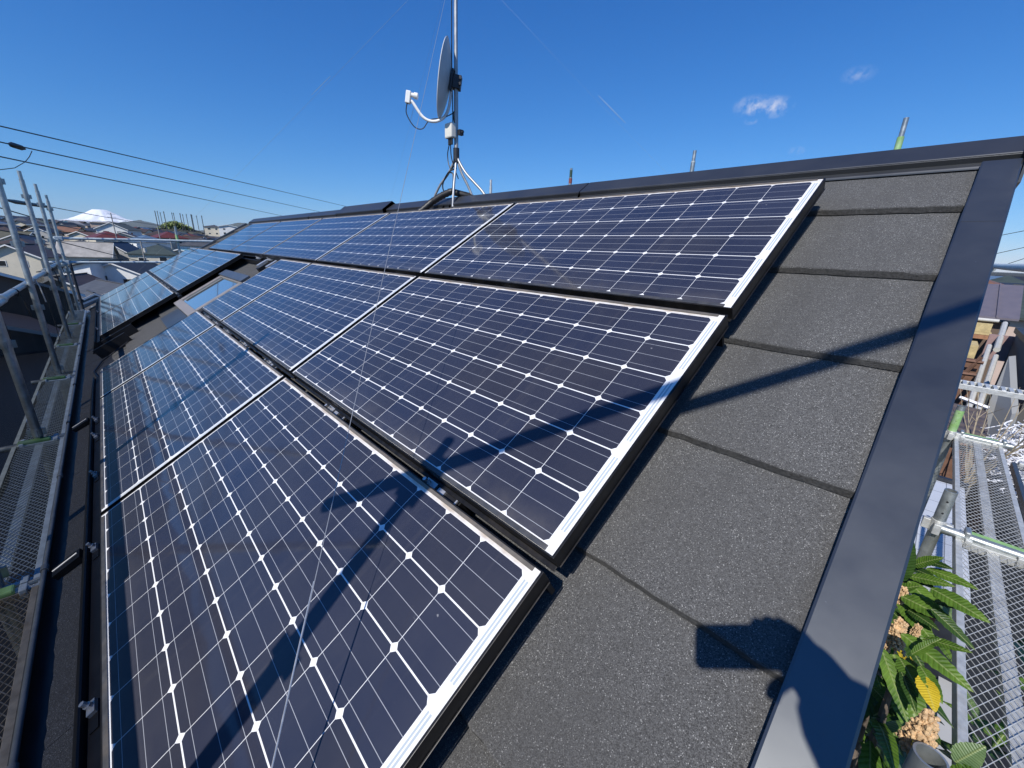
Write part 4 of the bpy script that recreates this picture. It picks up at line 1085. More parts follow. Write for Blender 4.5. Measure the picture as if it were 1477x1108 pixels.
# ------------------------------------------------------------------ neighbouring yard north of the gable
def yard():
    t = thing('neighbour_house', 'old neighbouring house with a flat mauve seamed metal roof and yellow boards, right edge', 'house', (2, 19, -8))
    m = MB(); P = lambda x, y, z: Vector((x, y, z))
    m.hexa([P(-4, 16.9, -1.66), P(2.12, 16.9, -1.63), P(2.2, 20.1, -.75), P(-4, 20.1, -.75), P(-4, 16.9, -1.60), P(2.12, 16.9, -1.57), P(2.2, 20.1, -.69), P(-4, 20.1, -.69)])
    for x in (-1.9, -1.2, -.5, .2, .92, 1.66): m.hexa([P(x, 16.88, -1.58), P(x + .03, 16.88, -1.58), P(x + .03, 20.1, -.70), P(x, 20.1, -.70), P(x, 16.88, -1.525), P(x + .03, 16.88, -1.525), P(x + .03, 20.1, -.645), P(x, 20.1, -.645)])
    m.build('roof', M['shed'], t)
    m = MB(); m.tube([P(-4, 16.82, -1.68), P(1.75, 16.82, -1.67)], .05, 10); m.build('gutter', M['pipegrey'], t, smooth=True)
    m = MB(); m.box((-4, 17.2, -8), (2.0, 20, -1.72)); m.build('wall', M['w_brown'], t)
    m = MB(); m.box((-4, 16.2, -2.05), (1.66, 17.19, -1.98)); m.box((-4, 16.22, -1.975), (1.62, 16.26, -1.72)); m.build('awning', M['yellow'], t)
    m = MB(); m.box((-4, 16.15, -2.17), (1.68, 16.24, -2.06)); m.build('board', M['terra'], t)
    m = MB(); m.box((-2, 14.6, -2.55), (1.42, 15.7, -2.20)); m.build('cabinet', M['yellow'], t)
    for k, (a, b) in enumerate((((1.86, 16.6, -1.7), (1.62, 13.0, -2.05)), ((1.50, 13.2, -2.0), (1.26, 9.0, -2.75)), ((1.60, 12.4, -2.12), (1.36, 8.8, -2.75)))):
        m = MB(); m.tube([a, b], .045 if k else .06, 8); m.build('drain_pipe', M['pipegrey'], t, smooth=True)
    for a, b in (((.7, 11, -2.12), (1.36, 11, -2.12)), ((1.08, 11, -2.6), (1.30, 11, -2.0)), ((.7, 10.6, -2.36), (1.3, 10.6, -2.33))):
        m = MB(); m.tube([a, b], .035, 4); m.build('beam', M['rustb'], t)
    m = MB(); m.box((-2, 11.2, -8), (1.34, 11.3, -2.1)); m.build('shed_wall', M['rustb'], t)
    m = MB(); m.box((1.52, 14.5, -2.5), (1.95, 14.6, -1.85)); m.build('side_panel', M['pinkw'], t)
    # corrugated lean-to
    t = thing('lean_to', 'low brown corrugated lean-to roof below the old neighbouring house', 'shed', (1, 7.6, -8))
    m = MB(); n = 26; vs = []; fs = []
    for i in range(n + 1):
        x = .55; y = 6.85 + 1.25 * i / n; z = -2.62 + .17 * i / n + (.022 if i % 4 < 2 else 0)
        vs += [Vector((.55, y, z + .03)), Vector((1.40, y + .02, z - .03))]
    for i in range(n): fs.append((i * 2, i * 2 + 1, i * 2 + 3, i * 2 + 2))
    m.add(vs, fs); m.build('roof', M['w_corr'], t)
    m = MB(); m.hexa([Vector((x, y, z)) for z in (-2.74, -2.655) for x, y in ((.5, 6.72), (1.42, 6.74), (1.42, 6.80), (.5, 6.78))]); m.build('eave_board', M['terra'], t)
    m = MB(); m.box((.5, 6.85, -8), (1.36, 8.1, -2.75)); m.build('wall', M['rustb'], t)
    m = MB(); m.tube([(1.05, 8.2, -2.35), (1.40, 8.1, -2.42)], .03, 4); m.build('white_batten', M['tarp'], t)
    # dark side of the block to the right, with a pale wall edge
    t = thing('concrete_wall', 'slanting pale grey concrete wall edge beyond the dry branches', 'wall', (1.7, 9.5, -8))
    m = MB(); m.prism([Vector((1.53, 9.7, -8)), Vector((1.53, 9.7, -1.75)), Vector((1.80, 9.3, -2.7)), Vector((2.1, 9.3, -8))], (.10, .25, 0)); m.build('panel', M['w_grey'], t)
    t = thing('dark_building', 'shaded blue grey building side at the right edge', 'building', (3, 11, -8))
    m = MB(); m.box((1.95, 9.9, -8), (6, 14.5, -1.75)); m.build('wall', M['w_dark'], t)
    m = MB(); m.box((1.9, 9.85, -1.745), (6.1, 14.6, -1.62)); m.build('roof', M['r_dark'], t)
    # bundle of white net
    rnd = random.Random(5)
    t = thing('net_bundle', 'heap of crumpled white netting beyond the far end of the mesh planks', 'netting', (1.7, 7, -2.6))
    for q in range(4):
        m = MB()
        for i in range(110):
            p = Vector((rnd.uniform(1.52, 2.3), rnd.uniform(5.8, 7.4), 0)); p.z = -2.98 + .26 * rnd.random() + (p.y - 5.8) * .22
            pts = [p]
            for k in range(4): pts.append(pts[-1] + Vector((rnd.uniform(-.10, .10), rnd.uniform(-.10, .10), rnd.uniform(-.06, .06))))
            m.tube(pts, rnd.uniform(.005, .010), 5)
        m.build('fold', M['tarp'], t, smooth=True)
    m = MB(); m.box((1.50, 5.7, -8), (2.4, 7.5, -2.97)); m.build('base', M['lead'], t)
    # bare shrub
    t = thing('bare_shrub', 'bare twiggy shrub standing between the lean-to and the netting', 'shrub', (1.36, 6.4, -2.8))
    m = MB()
    for i in range(13):
        p = Vector((1.32 + rnd.uniform(-.05, .05), 6.4 + rnd.uniform(-.2, .2), -3.2)); pts = [p]; d = Vector((rnd.uniform(-.16, .22), rnd.uniform(-.25, .25), .36))
        for k in range(5): pts.append(pts[-1] + d * .75 + Vector((rnd.uniform(-.04, .04), rnd.uniform(-.05, .05), 0)))
        m.tube(pts, [.012, .010, .008, .006, .004, .002], 5)
        for k in (2, 3, 4): m.tube([pts[k], pts[k] + Vector((rnd.uniform(-.2, .2), rnd.uniform(-.2, .2), .16))], [.005, .002], 4)
    m.build('branches', M['twig'], t)
    # dark clutter on the ground under the planks
    t = thing('stone_wall', 'shaded block wall below the gable side planks', 'wall', (2.2, 3, -7.6))
    m = MB(); m.box((1.75, -3, -7.6), (1.95, 7.5, -5.9)); m.build('blocks', M['w_grey'], t)
yard()

# ------------------------------------------------------------------ town on the hillside
RND = random.Random(21)
def town_house(name, label, X, Y, wx, wy, rot, hw, roof, rmat, wmat, pitch=26, base=None, group=None, over=.5, wins=2, detail=True, top=None):
    """X,Y centre; ridge runs along local x; rot in degrees"""
    rise = math.tan(R_(pitch)) * wy / 2
    if base is None: base = hz(X, Y) - .6
    if top is not None: base = top - hw - rise
    t = thing(name, label, 'house', (X, Y, base), group)
    ca, sa = math.cos(R_(rot)), math.sin(R_(rot))
    def T(p): p = Vector(p); return Vector((X + p.x * ca - p.y * sa, Y + p.x * sa + p.y * ca, base + p.z))
    hx, hy = wx / 2, wy / 2
    m = MB()
    bz = -8
    if roof == 'gable':
        m.prism([T((-hx, -hy, bz)), T((-hx, hy, bz)), T((-hx, hy, hw)), T((-hx, 0, hw + rise - .05)), T((-hx, -hy, hw))], T((hx, 0, 0)) - T((-hx, 0, 0)))
    elif roof == 'mono':
        m.prism([T((-hx, -hy, bz)), T((-hx, hy, bz)), T((-hx, hy, hw + 2 * rise - .05)), T((-hx, -hy, hw))], T((hx, 0, 0)) - T((-hx, 0, 0)))
    else: m.box((-hx, -hy, bz), (hx, hy, hw), T)
    m.build('wall', M[wmat], t)
    m = MB(); th = .14
    ez = hw - math.tan(R_(pitch)) * over
    if roof == 'gable':
        for sg in (-1, 1):
            a = [(-hx - over, sg * (hy + over), ez), (hx + over, sg * (hy + over), ez), (hx + over, 0, hw + rise), (-hx - over, 0, hw + rise)]
            m.hexa([T(p) for p in a] + [T((p[0], p[1], p[2] + th)) for p in a])
    elif roof == 'mono':
        a = [(-hx - over, -hy - over, ez), (hx + over, -hy - over, ez), (hx + over, hy + over, hw + 2 * rise + math.tan(R_(pitch)) * over), (-hx - over, hy + over, hw + 2 * rise + math.tan(R_(pitch)) * over)]
        m.hexa([T(p) for p in a] + [T((p[0], p[1], p[2] + th)) for p in a])
    else:
        rl = max(0.3, hx - hy); e = over
        E = [(-hx - e, -hy - e, ez), (hx + e, -hy - e, ez), (hx + e, hy + e, ez), (-hx - e, hy + e, ez)]
        E2 = [(p[0], p[1], p[2] + th) for p in E]; R1, R2 = (-rl, 0, hw + rise + th), (rl, 0, hw + rise + th)
        m.add([T(p) for p in E + E2 + [R1, R2]], [(3, 2, 1, 0), (0, 1, 5, 4), (1, 2, 6, 5), (2, 3, 7, 6), (3, 0, 4, 7), (4, 5, 9, 8), (6, 7, 8, 9), (5, 6, 9), (7, 4, 8)])
    ro = m.build('roof', M[rmat], t)
    if detail:
        if roof == 'gable':
            m = MB()
            for s in (-1, 1):
                for sg in (-1, 1):
                    x = s * (hx + over + .02)
                    a = T((x, sg * (hy + over), ez - .12)); b = T((x, 0, hw + rise - .12)); u = Vector((0, 0, .24)); d = T((x + s * .06, 0, 0)) - T((x, 0, 0))
                    m.prism([a, b, b + u, a + u], d)
            m.build('verge_board', M['w_white'], ro)
        m = MB()
        if roof != 'hip': m.box((-hx - over, -.12, hw + rise + th + .0), (hx + over, .12, hw + rise + th + .10), T) if roof == 'gable' else m.box((-hx - over, hy + over, hw + 2 * rise + .1), (hx + over, hy + over + .1, hw + 2 * rise + .4), T)
        else: m.box((-max(.3, hx - hy), -.12, hw + rise + th - .03), (max(.3, hx - hy), .12, hw + rise + th + .10), T)
        m.build('ridge', M[rmat], ro)
    # windows on the faces towards the viewer
    floors = 2 if hw > 4.5 else 1
    for face in (('+x', hy), ('-y', hx), ('+y', hx)):
        for fl in range(floors):
            for k in range(wins):
                if RND.random() < .25: continue
                pos = (k + .5) / wins * 2 - 1; w = RND.choice([.45, .6, .85]); z0 = hw - 1.9 - fl * 2.7; z1 = z0 + RND.choice([.9, 1.1, 1.2])
                c = pos * (face[1] - .6)
                if face[0] == '+x': lo, hi, l2, h2 = (hx + .002, c - w, z0), (hx + .07, c + w, z1), (hx + .03, c - w + .08, z0 + .08), (hx + .078, c + w - .08, z1 - .08)
                elif face[0] == '-y': lo, hi, l2, h2 = (c - w, -hy - .07, z0), (c + w, -hy - .002, z1), (c - w + .08, -hy - .078, z0 + .08), (c + w - .08, -hy - .03, z1 - .08)
                else: lo, hi, l2, h2 = (c - w, hy + .002, z0), (c + w, hy + .07, z1), (c - w + .08, hy + .03, z0 + .08), (c + w - .08, hy + .078, z1 - .08)
                m = MB(); m.box(lo, hi, T); wo = m.build('window', M['w_white' if wmat != 'w_white' else 'w_grey'], t)
                m = MB(); m.box(l2, h2, T); m.build('pane', M['pane'], wo)
    return t, T
TH = town_house
# houses one can single out
special = []
def sp(*a, **k):
    special.append((a[2], a[3], max(a[4], a[5])))
    return TH(*a, **k)
sp('white_house', 'white house with wide charcoal roof and two slim dark windows, behind the far panels', -112, 1.6, 11, 9, -30, 6.2, 'gable', 'r_dark', 'w_white', 24, top=-5.0, wins=2)
sp('white_house', 'white house with a grey balcony box, left of the house with two slim windows', -110, -5.2, 8, 7, -30, 5.6, 'mono', 'r_dark', 'w_white', 14, top=-5.7, wins=1)
sp('grey_house', 'dull brown grey roof with two small white gables, lowest in the town by the scaffold', -82, -2.0, 10, 9, 15, 3.0, 'gable', 'r_grey', 'w_grey', 24, top=-6.6)
for k, (y, z) in enumerate(((-4.1, -7.5), (-3.6, -8.6))):
    t, T = TH('porch', ('upper', 'lower')[k] + ' white trimmed porch gable on the brown grey roof by the scaffold', -77.5 + k * 2, y, 3.2, 3.4, 10, 2.0, 'gable', 'r_grey', 'w_grey', 28, top=z, over=.3, wins=0)
sp('gabled_house', 'dark roofed house with a white pointed gable facing the camera, above the white house', -138, .8, 11, 9, -14, 5.4, 'gable', 'r_dark', 'w_grey', 30, top=-6.0)
sp('pale_house', 'house with a broad pale grey roof slope and dark attic window, behind the scaffold posts', -150, -4.6, 9, 9, 80, 5.2, 'gable', 'r_pale', 'w_cream', 34, top=-2.0, wins=3)
sp('navy_house', 'steep navy roofed house beside the pale roof slope', -158, 1.5, 9, 11, -25, 5, 'gable', 'r_navy', 'w_grey', 34, top=-1.9)
sp('red_house', 'house with a dull red hip roof left of the blue roof', -205, .2, 14, 9, 10, 4.6, 'hip', 'r_red', 'w_cream', 24, top=1.1)
sp('blue_house', 'house with a wide blue hip roof between the two red roofs', -190, 9.2, 12, 9, 14, 4.8, 'hip', 'r_blue', 'w_white', 22, top=.3)
sp('red_house', 'house with a long dark red hip roof on the right side of the town', -212, 17.2, 13, 9, 8, 4.6, 'hip', 'r_red', 'w_beige', 24, top=2.0)
sp('olive_house', 'white gabled house with a long olive roof under the snowy mountain', -250, 4.8, 15, 10, -20, 5.2, 'gable', 'r_olive', 'w_white', 26, top=5.0)
sp('green_house', 'cream house with a dark green hip roof, above the far array', -150, 9.2, 11, 10, -22, 5, 'hip', 'r_green', 'w_cream', 24, top=-2.0)
sp('cyan_house', 'white house with a pale turquoise roof next to the far end rail post', -152, 15.2, 9, 9, -25, 4.6, 'gable', 'r_cyan', 'w_white', 16, top=-3.0)
sp('white_house', 'white walled house under a dark hip roof, at the upper corner of the far array', -170, 22.0, 12, 10, -22, 5.6, 'hip', 'r_grey', 'w_white', 24, top=0.2)
sp('white_house', 'flat white house with a pale turquoise roof, right end of the skyline', -330, 60.5, 15, 10, -20, 5.4, 'gable', 'r_cyan', 'w_white', 12, top=9.3)
sp('cream_house', 'cream block house left of the flat white house on the skyline', -345, 54.5, 13, 9, -20, 7.2, 'hip', 'r_grey', 'w_cream', 14, top=9.2)
sp('pink_house', 'pinkish flat building below the summit of the snowy mountain', -300, 3.2, 18, 11, -12, 8.0, 'hip', 'r_pale', 'w_pink', 8, top=6.6)
sp('brown_house', 'big dark brown roof filling the left edge behind the posts', -58, -13.0, 14, 13, 20, 5.2, 'gable', 'r_brown', 'w_brown', 24, top=-2.4)
sp('brown_house', 'mauve brown roof lower left behind the shade net', -44, -10.5, 12, 9, 15, 5.0, 'gable', 'shed', 'w_dark', 22, top=-5.0)
sp('cream_house', 'cream walled house with a dark gable at the left picture edge', -128, -13.5, 8, 8, -20, 5.0, 'gable', 'r_brown', 'w_cream', 27, top=-2.6)
# the rest of the hillside
cnt = {}
rc = {'r_dark': 'charcoal', 'r_grey': 'grey', 'r_navy': 'navy', 'r_brown': 'brown', 'r_red': 'red', 'r_olive': 'olive', 'r_green': 'green', 'r_blue': 'blue', 'r_pale': 'pale', 'r_orange': 'orange', 'r_cyan': 'turquoise'}
wc = {'w_white': 'white', 'w_cream': 'cream', 'w_beige': 'beige', 'w_grey': 'grey', 'w_brown': 'brown', 'w_pink': 'pink', 'w_dark': 'dark'}
d = 62
while d < 430:
    a = -98.5
    while a < -79.0:
        az = R_(a + RND.uniform(-.35, .35)); dd = d + RND.uniform(-4, 4)
        X, Y = math.sin(az) * dd, math.cos(az) * dd - 1.9
        a += math.degrees((9.3 + RND.uniform(0, 2.4)) / d)
        if any(math.hypot(X - sx, Y - sy) < 8 + sw * .45 for sx, sy, sw in special): continue
        rm = RND.choices(list(rc), [30, 17, 8, 26, 10, 6, 6, 3, 2, 5, 1])[0]; wm = RND.choices(list(wc), [24, 20, 17, 15, 10, 7, 7])[0]
        rf = RND.choice(['hip', 'gable', 'gable']); hw = RND.choice([3.0, 5.2, 5.4, 5.6])
        band = 'lower slope' if d < 150 else ('half way uphill' if d < 260 else 'near the skyline')
        side = 'near the scaffold posts' if a < -92 else ('below the snowy mountain' if a < -87 else ('by the thin poles' if a < -82.5 else 'towards the far roof end'))
        lb = '%s house with %s %s roof, %s %s' % (wc[wm], rc[rm], rf, band, side)
        ng = cnt[lb] = cnt.get(lb, 0) + 1
        TH('town_house', lb, X, Y, RND.uniform(6.5, 9.2), RND.uniform(6.0, 7.8), RND.choice([-25, -18, -32, 60, 65, -10, -38]) + RND.uniform(-6, 6), hw, rf, rm, wm, RND.uniform(20, 30), group='houses on the hillside', wins=3 if d < 190 else 2, detail=d < 240)
    d += 11.5 if d < 200 else 14
# a few houses of the plain to the north east, seen past the right verge
for k in range(26):
    az = R_(RND.uniform(-1, 6)); dd = 45 + k * 9.
    X, Y = math.sin(az) * dd + .5, math.cos(az) * dd
    rm = RND.choice(list(rc)); wm = RND.choice(['w_white', 'w_cream', 'w_pink', 'w_beige'])
    lb = '%s walled house with a %s roof, far off under the grey hand rail' % (wc[wm], rc[rm])
    TH('town_house', lb, X, Y, RND.uniform(7, 10), 8, RND.uniform(-15, 15), 5.2, RND.choice(['hip', 'gable']), rm, wm, 22, group='far houses under the hand rail', wins=2, detail=False, top=-1.3 - RND.random() * 1.5 + dd * .002)
# trees
def tree(label, X, Y, h, r, mat, group, n=700, seed=1):
    rnd = random.Random(seed); b = hz(X, Y) - .3
    t = thing('garden_tree', label, 'tree', (X, Y, b), group)
    m = MB(); m.tube([(X, Y, b), (X + .1, Y, b + h * .45), (X, Y + .1, b + h * .8)], [.16, .11, .04], 7)
    for k in range(4):
        a = rnd.uniform(0, 6.28); m.tube([(X, Y, b + h * .4), (X + math.cos(a) * r * .7, Y + math.sin(a) * r * .7, b + h * .72)], [.07, .02], 5)
    m.build('trunk', M['bark'], t)
    m = MB(); blobs = [(Vector((X + rnd.uniform(-.5, .5) * r, Y + rnd.uniform(-.5, .5) * r, b + h * rnd.uniform(.45, .88))), r * rnd.uniform(.35, .6)) for _ in range(9)]
    for i in range(n):
        c, q = blobs[i % 9]; v = Vector((rnd.gauss(0, 1), rnd.gauss(0, 1), rnd.gauss(0, 1))).normalized() * q * rnd.uniform(.6, 1.05); p = c + v
        s = rnd.uniform(.10, .2) * (r / 1.6); x = Vector((rnd.gauss(0, 1), rnd.gauss(0, 1), rnd.gauss(0, 1))).normalized(); y = x.orthogonal().normalized()
        m.add([p - x * s - y * s * .5, p + x * s - y * s * .5, p + x * s + y * s * .5, p - x * s + y * s * .5], [(0, 1, 2, 3)])
    m.build('crown', M[mat], t)
for k in range(26):
    dd = RND.uniform(70, 330); az = R_(RND.uniform(-99, -79)); X, Y = math.sin(az) * dd, math.cos(az) * dd - 1.9
    tree('small round garden tree between the hillside houses', X, Y, RND.uniform(4, 6.5), RND.uniform(1.4, 2.2), 'leafd', 'garden trees in the town', 420, k)
def knoll():
    t = thing('wooded_knoll', 'dark wooded knoll under the row of thin poles on the skyline', 'knoll', (-445, 44, 3), None); rnd = random.Random(8)
    m = MB()
    for i in range(2600):
        a = rnd.gauss(0, .42); x = -445 + rnd.uniform(-8, 8); y = 44 + a * 17; top = 13.5 * math.exp(-(a * 1.1) ** 2) - 1
        p = Vector((x, y, 3 + rnd.random() ** .5 * max(.5, top - 3 + rnd.uniform(-1.5, 1)))); s = rnd.uniform(.4, .9); u = Vector((rnd.gauss(0, 1), rnd.gauss(0, 1), rnd.gauss(0, 1))).normalized(); v = u.orthogonal().normalized()
        m.add([p - u * s - v * s * .6, p + u * s - v * s * .6, p + u * s + v * s * .6, p - u * s + v * s * .6], [(0, 1, 2, 3)])
    m.build('foliage', M['leafd'], t)
    m = MB(); m.ball((-445, 44, 0), 1, 20, 10, (14, 24, 9)); m.build('mound', M['ground'], t, smooth=True)
knoll()
for k, (y, z0, z1) in enumerate(((31.35, 8, 19.0), (32.7, 8, 19.1), (34.25, 8, 18.3), (36.4, 8, 19.0), (41.1, 9, 18.7), (42.1, 9, 18.5), (46.0, 9, 18.6), (47.5, 9, 18.0), (49.8, 7, 18.4), (52.7, 7, 18.4), (53.2, 7, 18.2), (56.1, 7, 17.7), (59.4, 7, 18.0))):
    m = MB(); m.tube([(-420, y, z0 - 9), (-420, y, z1)], .20 if k % 3 else .26, 6); m.box((-420.3, y - .35, z1 - .9), (-419.7, y + .35, z1 - .7))
    tag(m.build('net_pole', M['darkpole']), 'thin dark pole in the row of bare poles on the skyline', 'pole', 'bare poles on the skyline')
# utility poles and overhead lines
for k, (X, Y, zt, lb) in enumerate(((-168, 1.6, 6.0, 'utility pole in front of the snowy mountain slope'), (-128, 4.6, -.9, 'utility pole with a transformer above the white house'), (-190, 13.0, 4.3, 'utility pole left of the second red roof'), (-150, 12.0, -.2, 'utility pole by the green roof'), (-92, -8.2, 1.2, 'utility pole near the left edge of the town'))):
    t = thing('utility_pole', lb, 'utility pole', (X, Y, hz(X, Y)), 'utility poles in the town')
    m = MB(); m.tube([(X, Y, hz(X, Y) - 1), (X, Y, zt)], [.18, .12], 10); m.build('pole', M['concrete'], t, smooth=True)
    for dz in (.4, 1.2):
        m = MB(); m.box((X - .06, Y - .9, zt - dz), (X + .06, Y + .9, zt - dz + .10)); m.build('crossarm', M['galv_d'], t)
    if k == 1: m = MB(); m.tube([(X + .4, Y + .4, zt - 2.6), (X + .4, Y + .4, zt - 1.7)], .3, 12); m.build('transformer', M['pipegrey'], t, smooth=True)
def line(label, pts, r, sag=0., extra=None):
    P = [Vector(p) for p in pts]; out = []
    for a, b in zip(P, P[1:]):
        for k in range(10):
            s = k / 10; p = a.lerp(b, s); p.z -= sag * 4 * s * (1 - s); out.append(p)
    out.append(P[-1]); m = MB(); m.tube(out, r, 6)
    if extra: extra(m)
    return tag(m.build('overhead_line', M['cable'], smooth=True), label, 'power line', 'overhead lines')
def ex(a, b, s): a = Vector(a); b = Vector(b); return a + (b - a) * s
w1 = ((-12., -2.832, 1.515), (-34., 12.693, 2.668)); w2 = ((-12., -2.891, 1.252), (-34., 10.416, 2.11)); w3 = ((-12., -2.945, 1.009), (-34., 7.596, 1.629))
line('topmost overhead line sloping down to the ridge', (ex(*w1, -.5), w1[0], w1[1], ex(*w1, 1.4)), .011, .0)
line('second overhead line from the top, with a dark splice at the left edge', (ex(*w2, -.5), w2[0], w2[1], ex(*w2, 1.4)), .011, .0)
line('third overhead line from the top, meeting the far end of the ridge', (ex(*w3, -.5), w3[0], w3[1], ex(*w3, 1.4)), .011, .0)
m = MB(); m.tube([(-12.45, -2.825, 1.297), (-12.6, -2.795, 1.305), (-13.0, -2.715, 1.325), (-13.2, -2.67, 1.33)], [.012, .05, .05, .012], 8); tag(m.build('cable_splice', M['cable'], smooth=True), 'black splice lump on the second overhead line', 'splice')
m = MB(); pts = []; A = [Vector(p) for p in ((-13.4, -2.596, 1.334), (-13.25, -2.65, 1.20), (-13.1, -2.72, 1.08), (-12.6, -2.85, .90), (-12., -2.995, .787), (-11, -3.3, .62))]
m.tube(A, .007, 6); tag(m.build('drop_wire', M['cable'], smooth=True), 'thin drop wire curling down from the splice at the left edge', 'wire')
line('overhead line passing behind the post tops and over the snowy mountain', ((-9, -3.6, .3), (-16., -3.344, .443), (-22., -2.926, .606), (-30., -1.558, .634), (-45., 1.865, .668), (-60, 7.2, .36)), .013)
m = MB(); m.tube([(-15.5, -3.37, .44), (-16.5, -3.31, .455), (-20.5, -3.03, .56), (-21.5, -2.96, .59)], [.02, .05, .05, .02], 8); tag(m.build('cable_sleeve', M['cable'], smooth=True), 'thick dark sleeve on the line between the first two posts', 'splice')
line('overhead line drooping across the rooftops from the left edge', ((-10, -3.9, .4), (-16., -3.536, .268), (-24., -2.88, .024), (-34., -1.409, -.214), (-45., 1.589, -.41), (-62, 6, -.6)), .016)
line('lowest overhead line descending behind the far posts', ((-10, -5.1, .2), (-16., -2.824, -.433), (-20., -1.403, -.996), (-26., .29, -1.628), (-34, 2.5, -2.4)), .012)
line('upper overhead line at the right edge', ((-1, 25, .42), (1.311, 25, 1.114), (2.016, 25, 1.324), (5, 25, 2.2)), .012)
line('middle overhead line at the right edge', ((-1, 25, -.5), (1.425, 25, .403), (2.191, 25, .692), (5, 25, 1.7)), .012)
line('lower overhead line at the right edge', ((-1, 25, -1.7), (2.07, 25, .123), (2.31, 25, .268), (5, 25, 1.9)), .012)

# ------------------------------------------------------------------ the photographer (outside the frame; the shadow of the raised arm and phone falls on the roof)
def photographer():
    ph = thing('phone', 'black phone held up level by the photographer', 'phone', CAM - FWD * .016)
    def T(p): return CAM - FWD * (.016 + p.z) + RGT * p.x + DWN * p.y
    m = MB(); n = 6; out = []
    x0, x1, y0, y1, r = -.024, .123, -.047, .0275, .010
    for cx, cy, a0 in ((x1 - r, y1 - r, 0), (x0 + r, y1 - r, 90), (x0 + r, y0 + r, 180), (x1 - r, y0 + r, 270)):
        for k in range(n + 1):
            a = R_(a0 + 90 * k / n); out.append((cx + r * math.cos(a), cy + r * math.sin(a)))
    m.prism([T(Vector((x, y, 0))) for x, y in out], -FWD * .0078); m.build('body', M['phone'], ph)
    m = MB(); m.prism([T(Vector((.5 * (x0 + x1) + (x - .5 * (x0 + x1)) * .95, .5 * (y0 + y1) + (y - .5 * (y0 + y1)) * .92, .0081))) for x, y in out], -FWD * .0004); m.build('screen', M['pane'], ph)
    base = Vector((.80, -2.42, SZ))
    t = thing('person', 'person in a dark jacket holding a phone up with one arm', 'person', base)
    def skin(name, verts, edges, rad, mat, root=0):
        me = bpy.data.meshes.new(name); me.from_pydata([tuple(Vector(v) - base) for v in verts], edges, [])
        o = bpy.data.objects.new(name, me); COL.objects.link(o); o.parent = t; ORG[o.name] = base
        sk = o.modifiers.new('skin', 'SKIN'); sk.use_smooth_shade = True
        for i, r_ in enumerate(rad): me.skin_vertices[0].data[i].radius = (r_, r_)
        me.skin_vertices[0].data[root].use_root = True
        sb = o.modifiers.new('sub', 'SUBSURF'); sb.levels = 1; sb.render_levels = 2
        me.materials.append(M[mat]); return o
    hip = Vector((.86, -2.47, -.78)); chest = Vector((.84, -2.45, -.42)); neck = Vector((.82, -2.43, -.24)); head = Vector((.80, -2.41, -.10)); crown = Vector((.80, -2.41, -.02))
    rsh = neck + RGT * .15 - Vector((0, 0, .07)); lsh = neck - RGT * .18 - Vector((0, 0, .07))
    elb = Vector((.710, -2.073, -.150)); wr = CAM - FWD * .045 + RGT * .152 + DWN * .026; palm = CAM - FWD * .040 + RGT * .115 - DWN * .006
    lel = lsh + Vector((.02, -.03, -.29)); lwr = lel + Vector((-.10, .08, -.20)); lpalm = lwr + Vector((-.04, .03, -.07))
    rh = hip + RGT * .09; lh = hip - RGT * .09; rk = rh + Vector((-.03, .05, -.42)); lk = lh + Vector((.0, .02, -.42))
    ra = Vector((.90, -2.36, SZ + .08)); la = Vector((.72, -2.56, SZ + .08)); rt = ra + FWD * .16; rt.z = SZ + .03; lt = la + FWD * .16; lt.z = SZ + .03
    V = [hip, chest, neck, head, crown, rsh, elb, wr, palm, lsh, lel, lwr, lpalm, rh, rk, ra, rt, lh, lk, la, lt]
    E = [(0, 1), (1, 2), (2, 3), (3, 4), (1, 5), (5, 6), (6, 7), (7, 8), (1, 9), (9, 10), (10, 11), (11, 12), (0, 13), (13, 14), (14, 15), (15, 16), (0, 17), (17, 18), (18, 19), (19, 20)]
    Rr = [.12, .13, .055, .088, .07, .065, .050, .046, .040, .065, .042, .027, .028, .085, .058, .042, .03, .085, .058, .042, .03]
    # fingers behind the top and bottom edges of the phone, thumb sticking out below
    def chain(pts, r0):
        i0 = len(V); prev = 8
        for k, p in enumerate(pts): V.append(p); Rr.append(r0 * (1 - .10 * k)); E.append((prev, len(V) - 1)); prev = len(V) - 1
    def Q(x, y, z): return CAM - FWD * (.016 + z) + RGT * x + DWN * y
    for k, (x, ln) in enumerate(((.088, 1.), (.106, 1.06), (.124, 1.0), (.138, .82))):
        chain([Q(x + .01, -.030, .030), Q(x, -.052 * ln, .020), Q(x - .004, -.052 * ln, .000), Q(x - .006, -.035 * ln, -.012)], .0095)
    chain([Q(.108, .022, .034), Q(.088, .040, .030), Q(.084, .058, .026)], .0105)
    for k in range(4): 
        b = lpalm + RGT * (.012 * (k - 1.5)); i0 = len(V); prev = 12
        for s in (.04, .07, .095): V.append(b + Vector((-.02, .02, -s))); Rr.append(.008); E.append((prev, len(V) - 1)); prev = len(V) - 1
    V.append(lpalm + FWD * .03); Rr.append(.009); E.append((12, len(V) - 1)); V.append(lpalm + FWD * .04 - Vector((0, 0, .03))); Rr.append(.008); E.append((len(V) - 2, len(V) - 1))
    skin('body', V, E, Rr, 'skin')
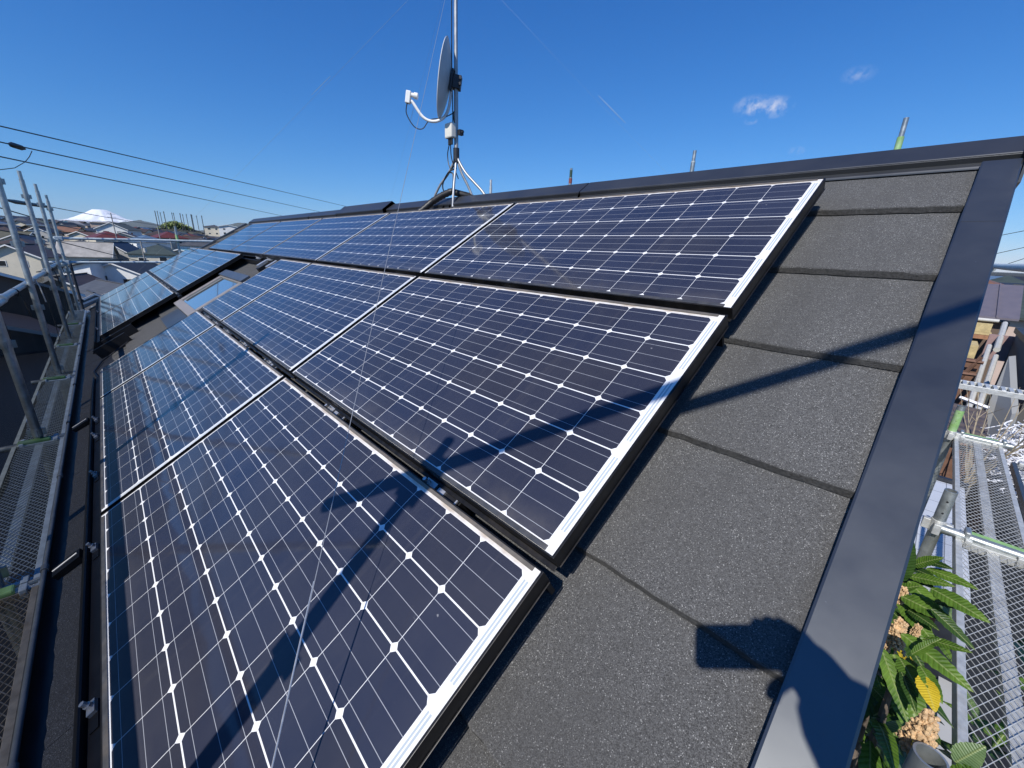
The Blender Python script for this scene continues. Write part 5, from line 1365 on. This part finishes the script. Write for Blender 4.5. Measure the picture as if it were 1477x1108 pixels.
    # clothes follow the body
    sl = elb.lerp(wr, .74)
    skin('jacket', [hip + Vector((0, 0, -.04)), chest, neck + Vector((0, 0, -.04)), rsh, elb, sl, lsh, lel, lel.lerp(lwr, .8)], [(0, 1), (1, 2), (1, 3), (3, 4), (4, 5), (1, 6), (6, 7), (7, 8)], [.135, .145, .08, .088, .082, .066, .078, .056, .045], 'jacket')
    skin('trousers', [hip, rh, rk, ra, lh, lk, la], [(0, 1), (1, 2), (2, 3), (0, 4), (4, 5), (5, 6)], [.13, .095, .07, .055, .095, .07, .055], 'trouser')
    skin('hair', [head + Vector((.01, -.012, .045)), crown + Vector((.01, -.012, .012)), head + Vector((.035, -.035, .0))], [(0, 1), (0, 2)], [.090, .070, .075], 'hair')
    m = MB()
    for s in (-1, 1): m.ball(head + FWD * .085 + RGT * .033 * s + Vector((0, 0, .012)), .012, 8, 6)
    m.build('eyes', M['white'], t, smooth=True)
    m = MB(); m.ball(head + FWD * .095 + Vector((0, 0, -.012)), .016, 8, 6, (1, 1, 1.6)); m.build('nose', M['skin'], t, smooth=True)
    m = MB()
    for s in (-1, 1): m.ball(head + RGT * .086 * s, .022, 8, 6, (.6, .6, 1.3))
    m.build('ears', M['skin'], t, smooth=True)
    m = MB(); m.ball(head + FWD * .083 - Vector((0, 0, .045)), .016, 8, 5, (1.3, 1.3, .4)); m.build('mouth', M['pinkw'], t, smooth=True)
photographer()

# ------------------------------------------------------------------ air
def haze():
    m = MB(); m.box((-95000, -45000, -300), (30000, 45000, 3900)); mt = bpy.data.materials.new('thin winter haze'); mt.use_nodes = True
    nt = mt.node_tree; nt.nodes.clear(); out = nt.nodes.new('ShaderNodeOutputMaterial'); v = nt.nodes.new('ShaderNodeVolumePrincipled')
    v.inputs['Color'].default_value = (.72, .84, 1., 1); v.inputs['Density'].default_value = 4.5e-6; v.inputs['Anisotropy'].default_value = .0
    nt.links.new(v.outputs[0], out.inputs['Volume'])
    tag(m.build('haze', mt), kind='stuff')
haze()
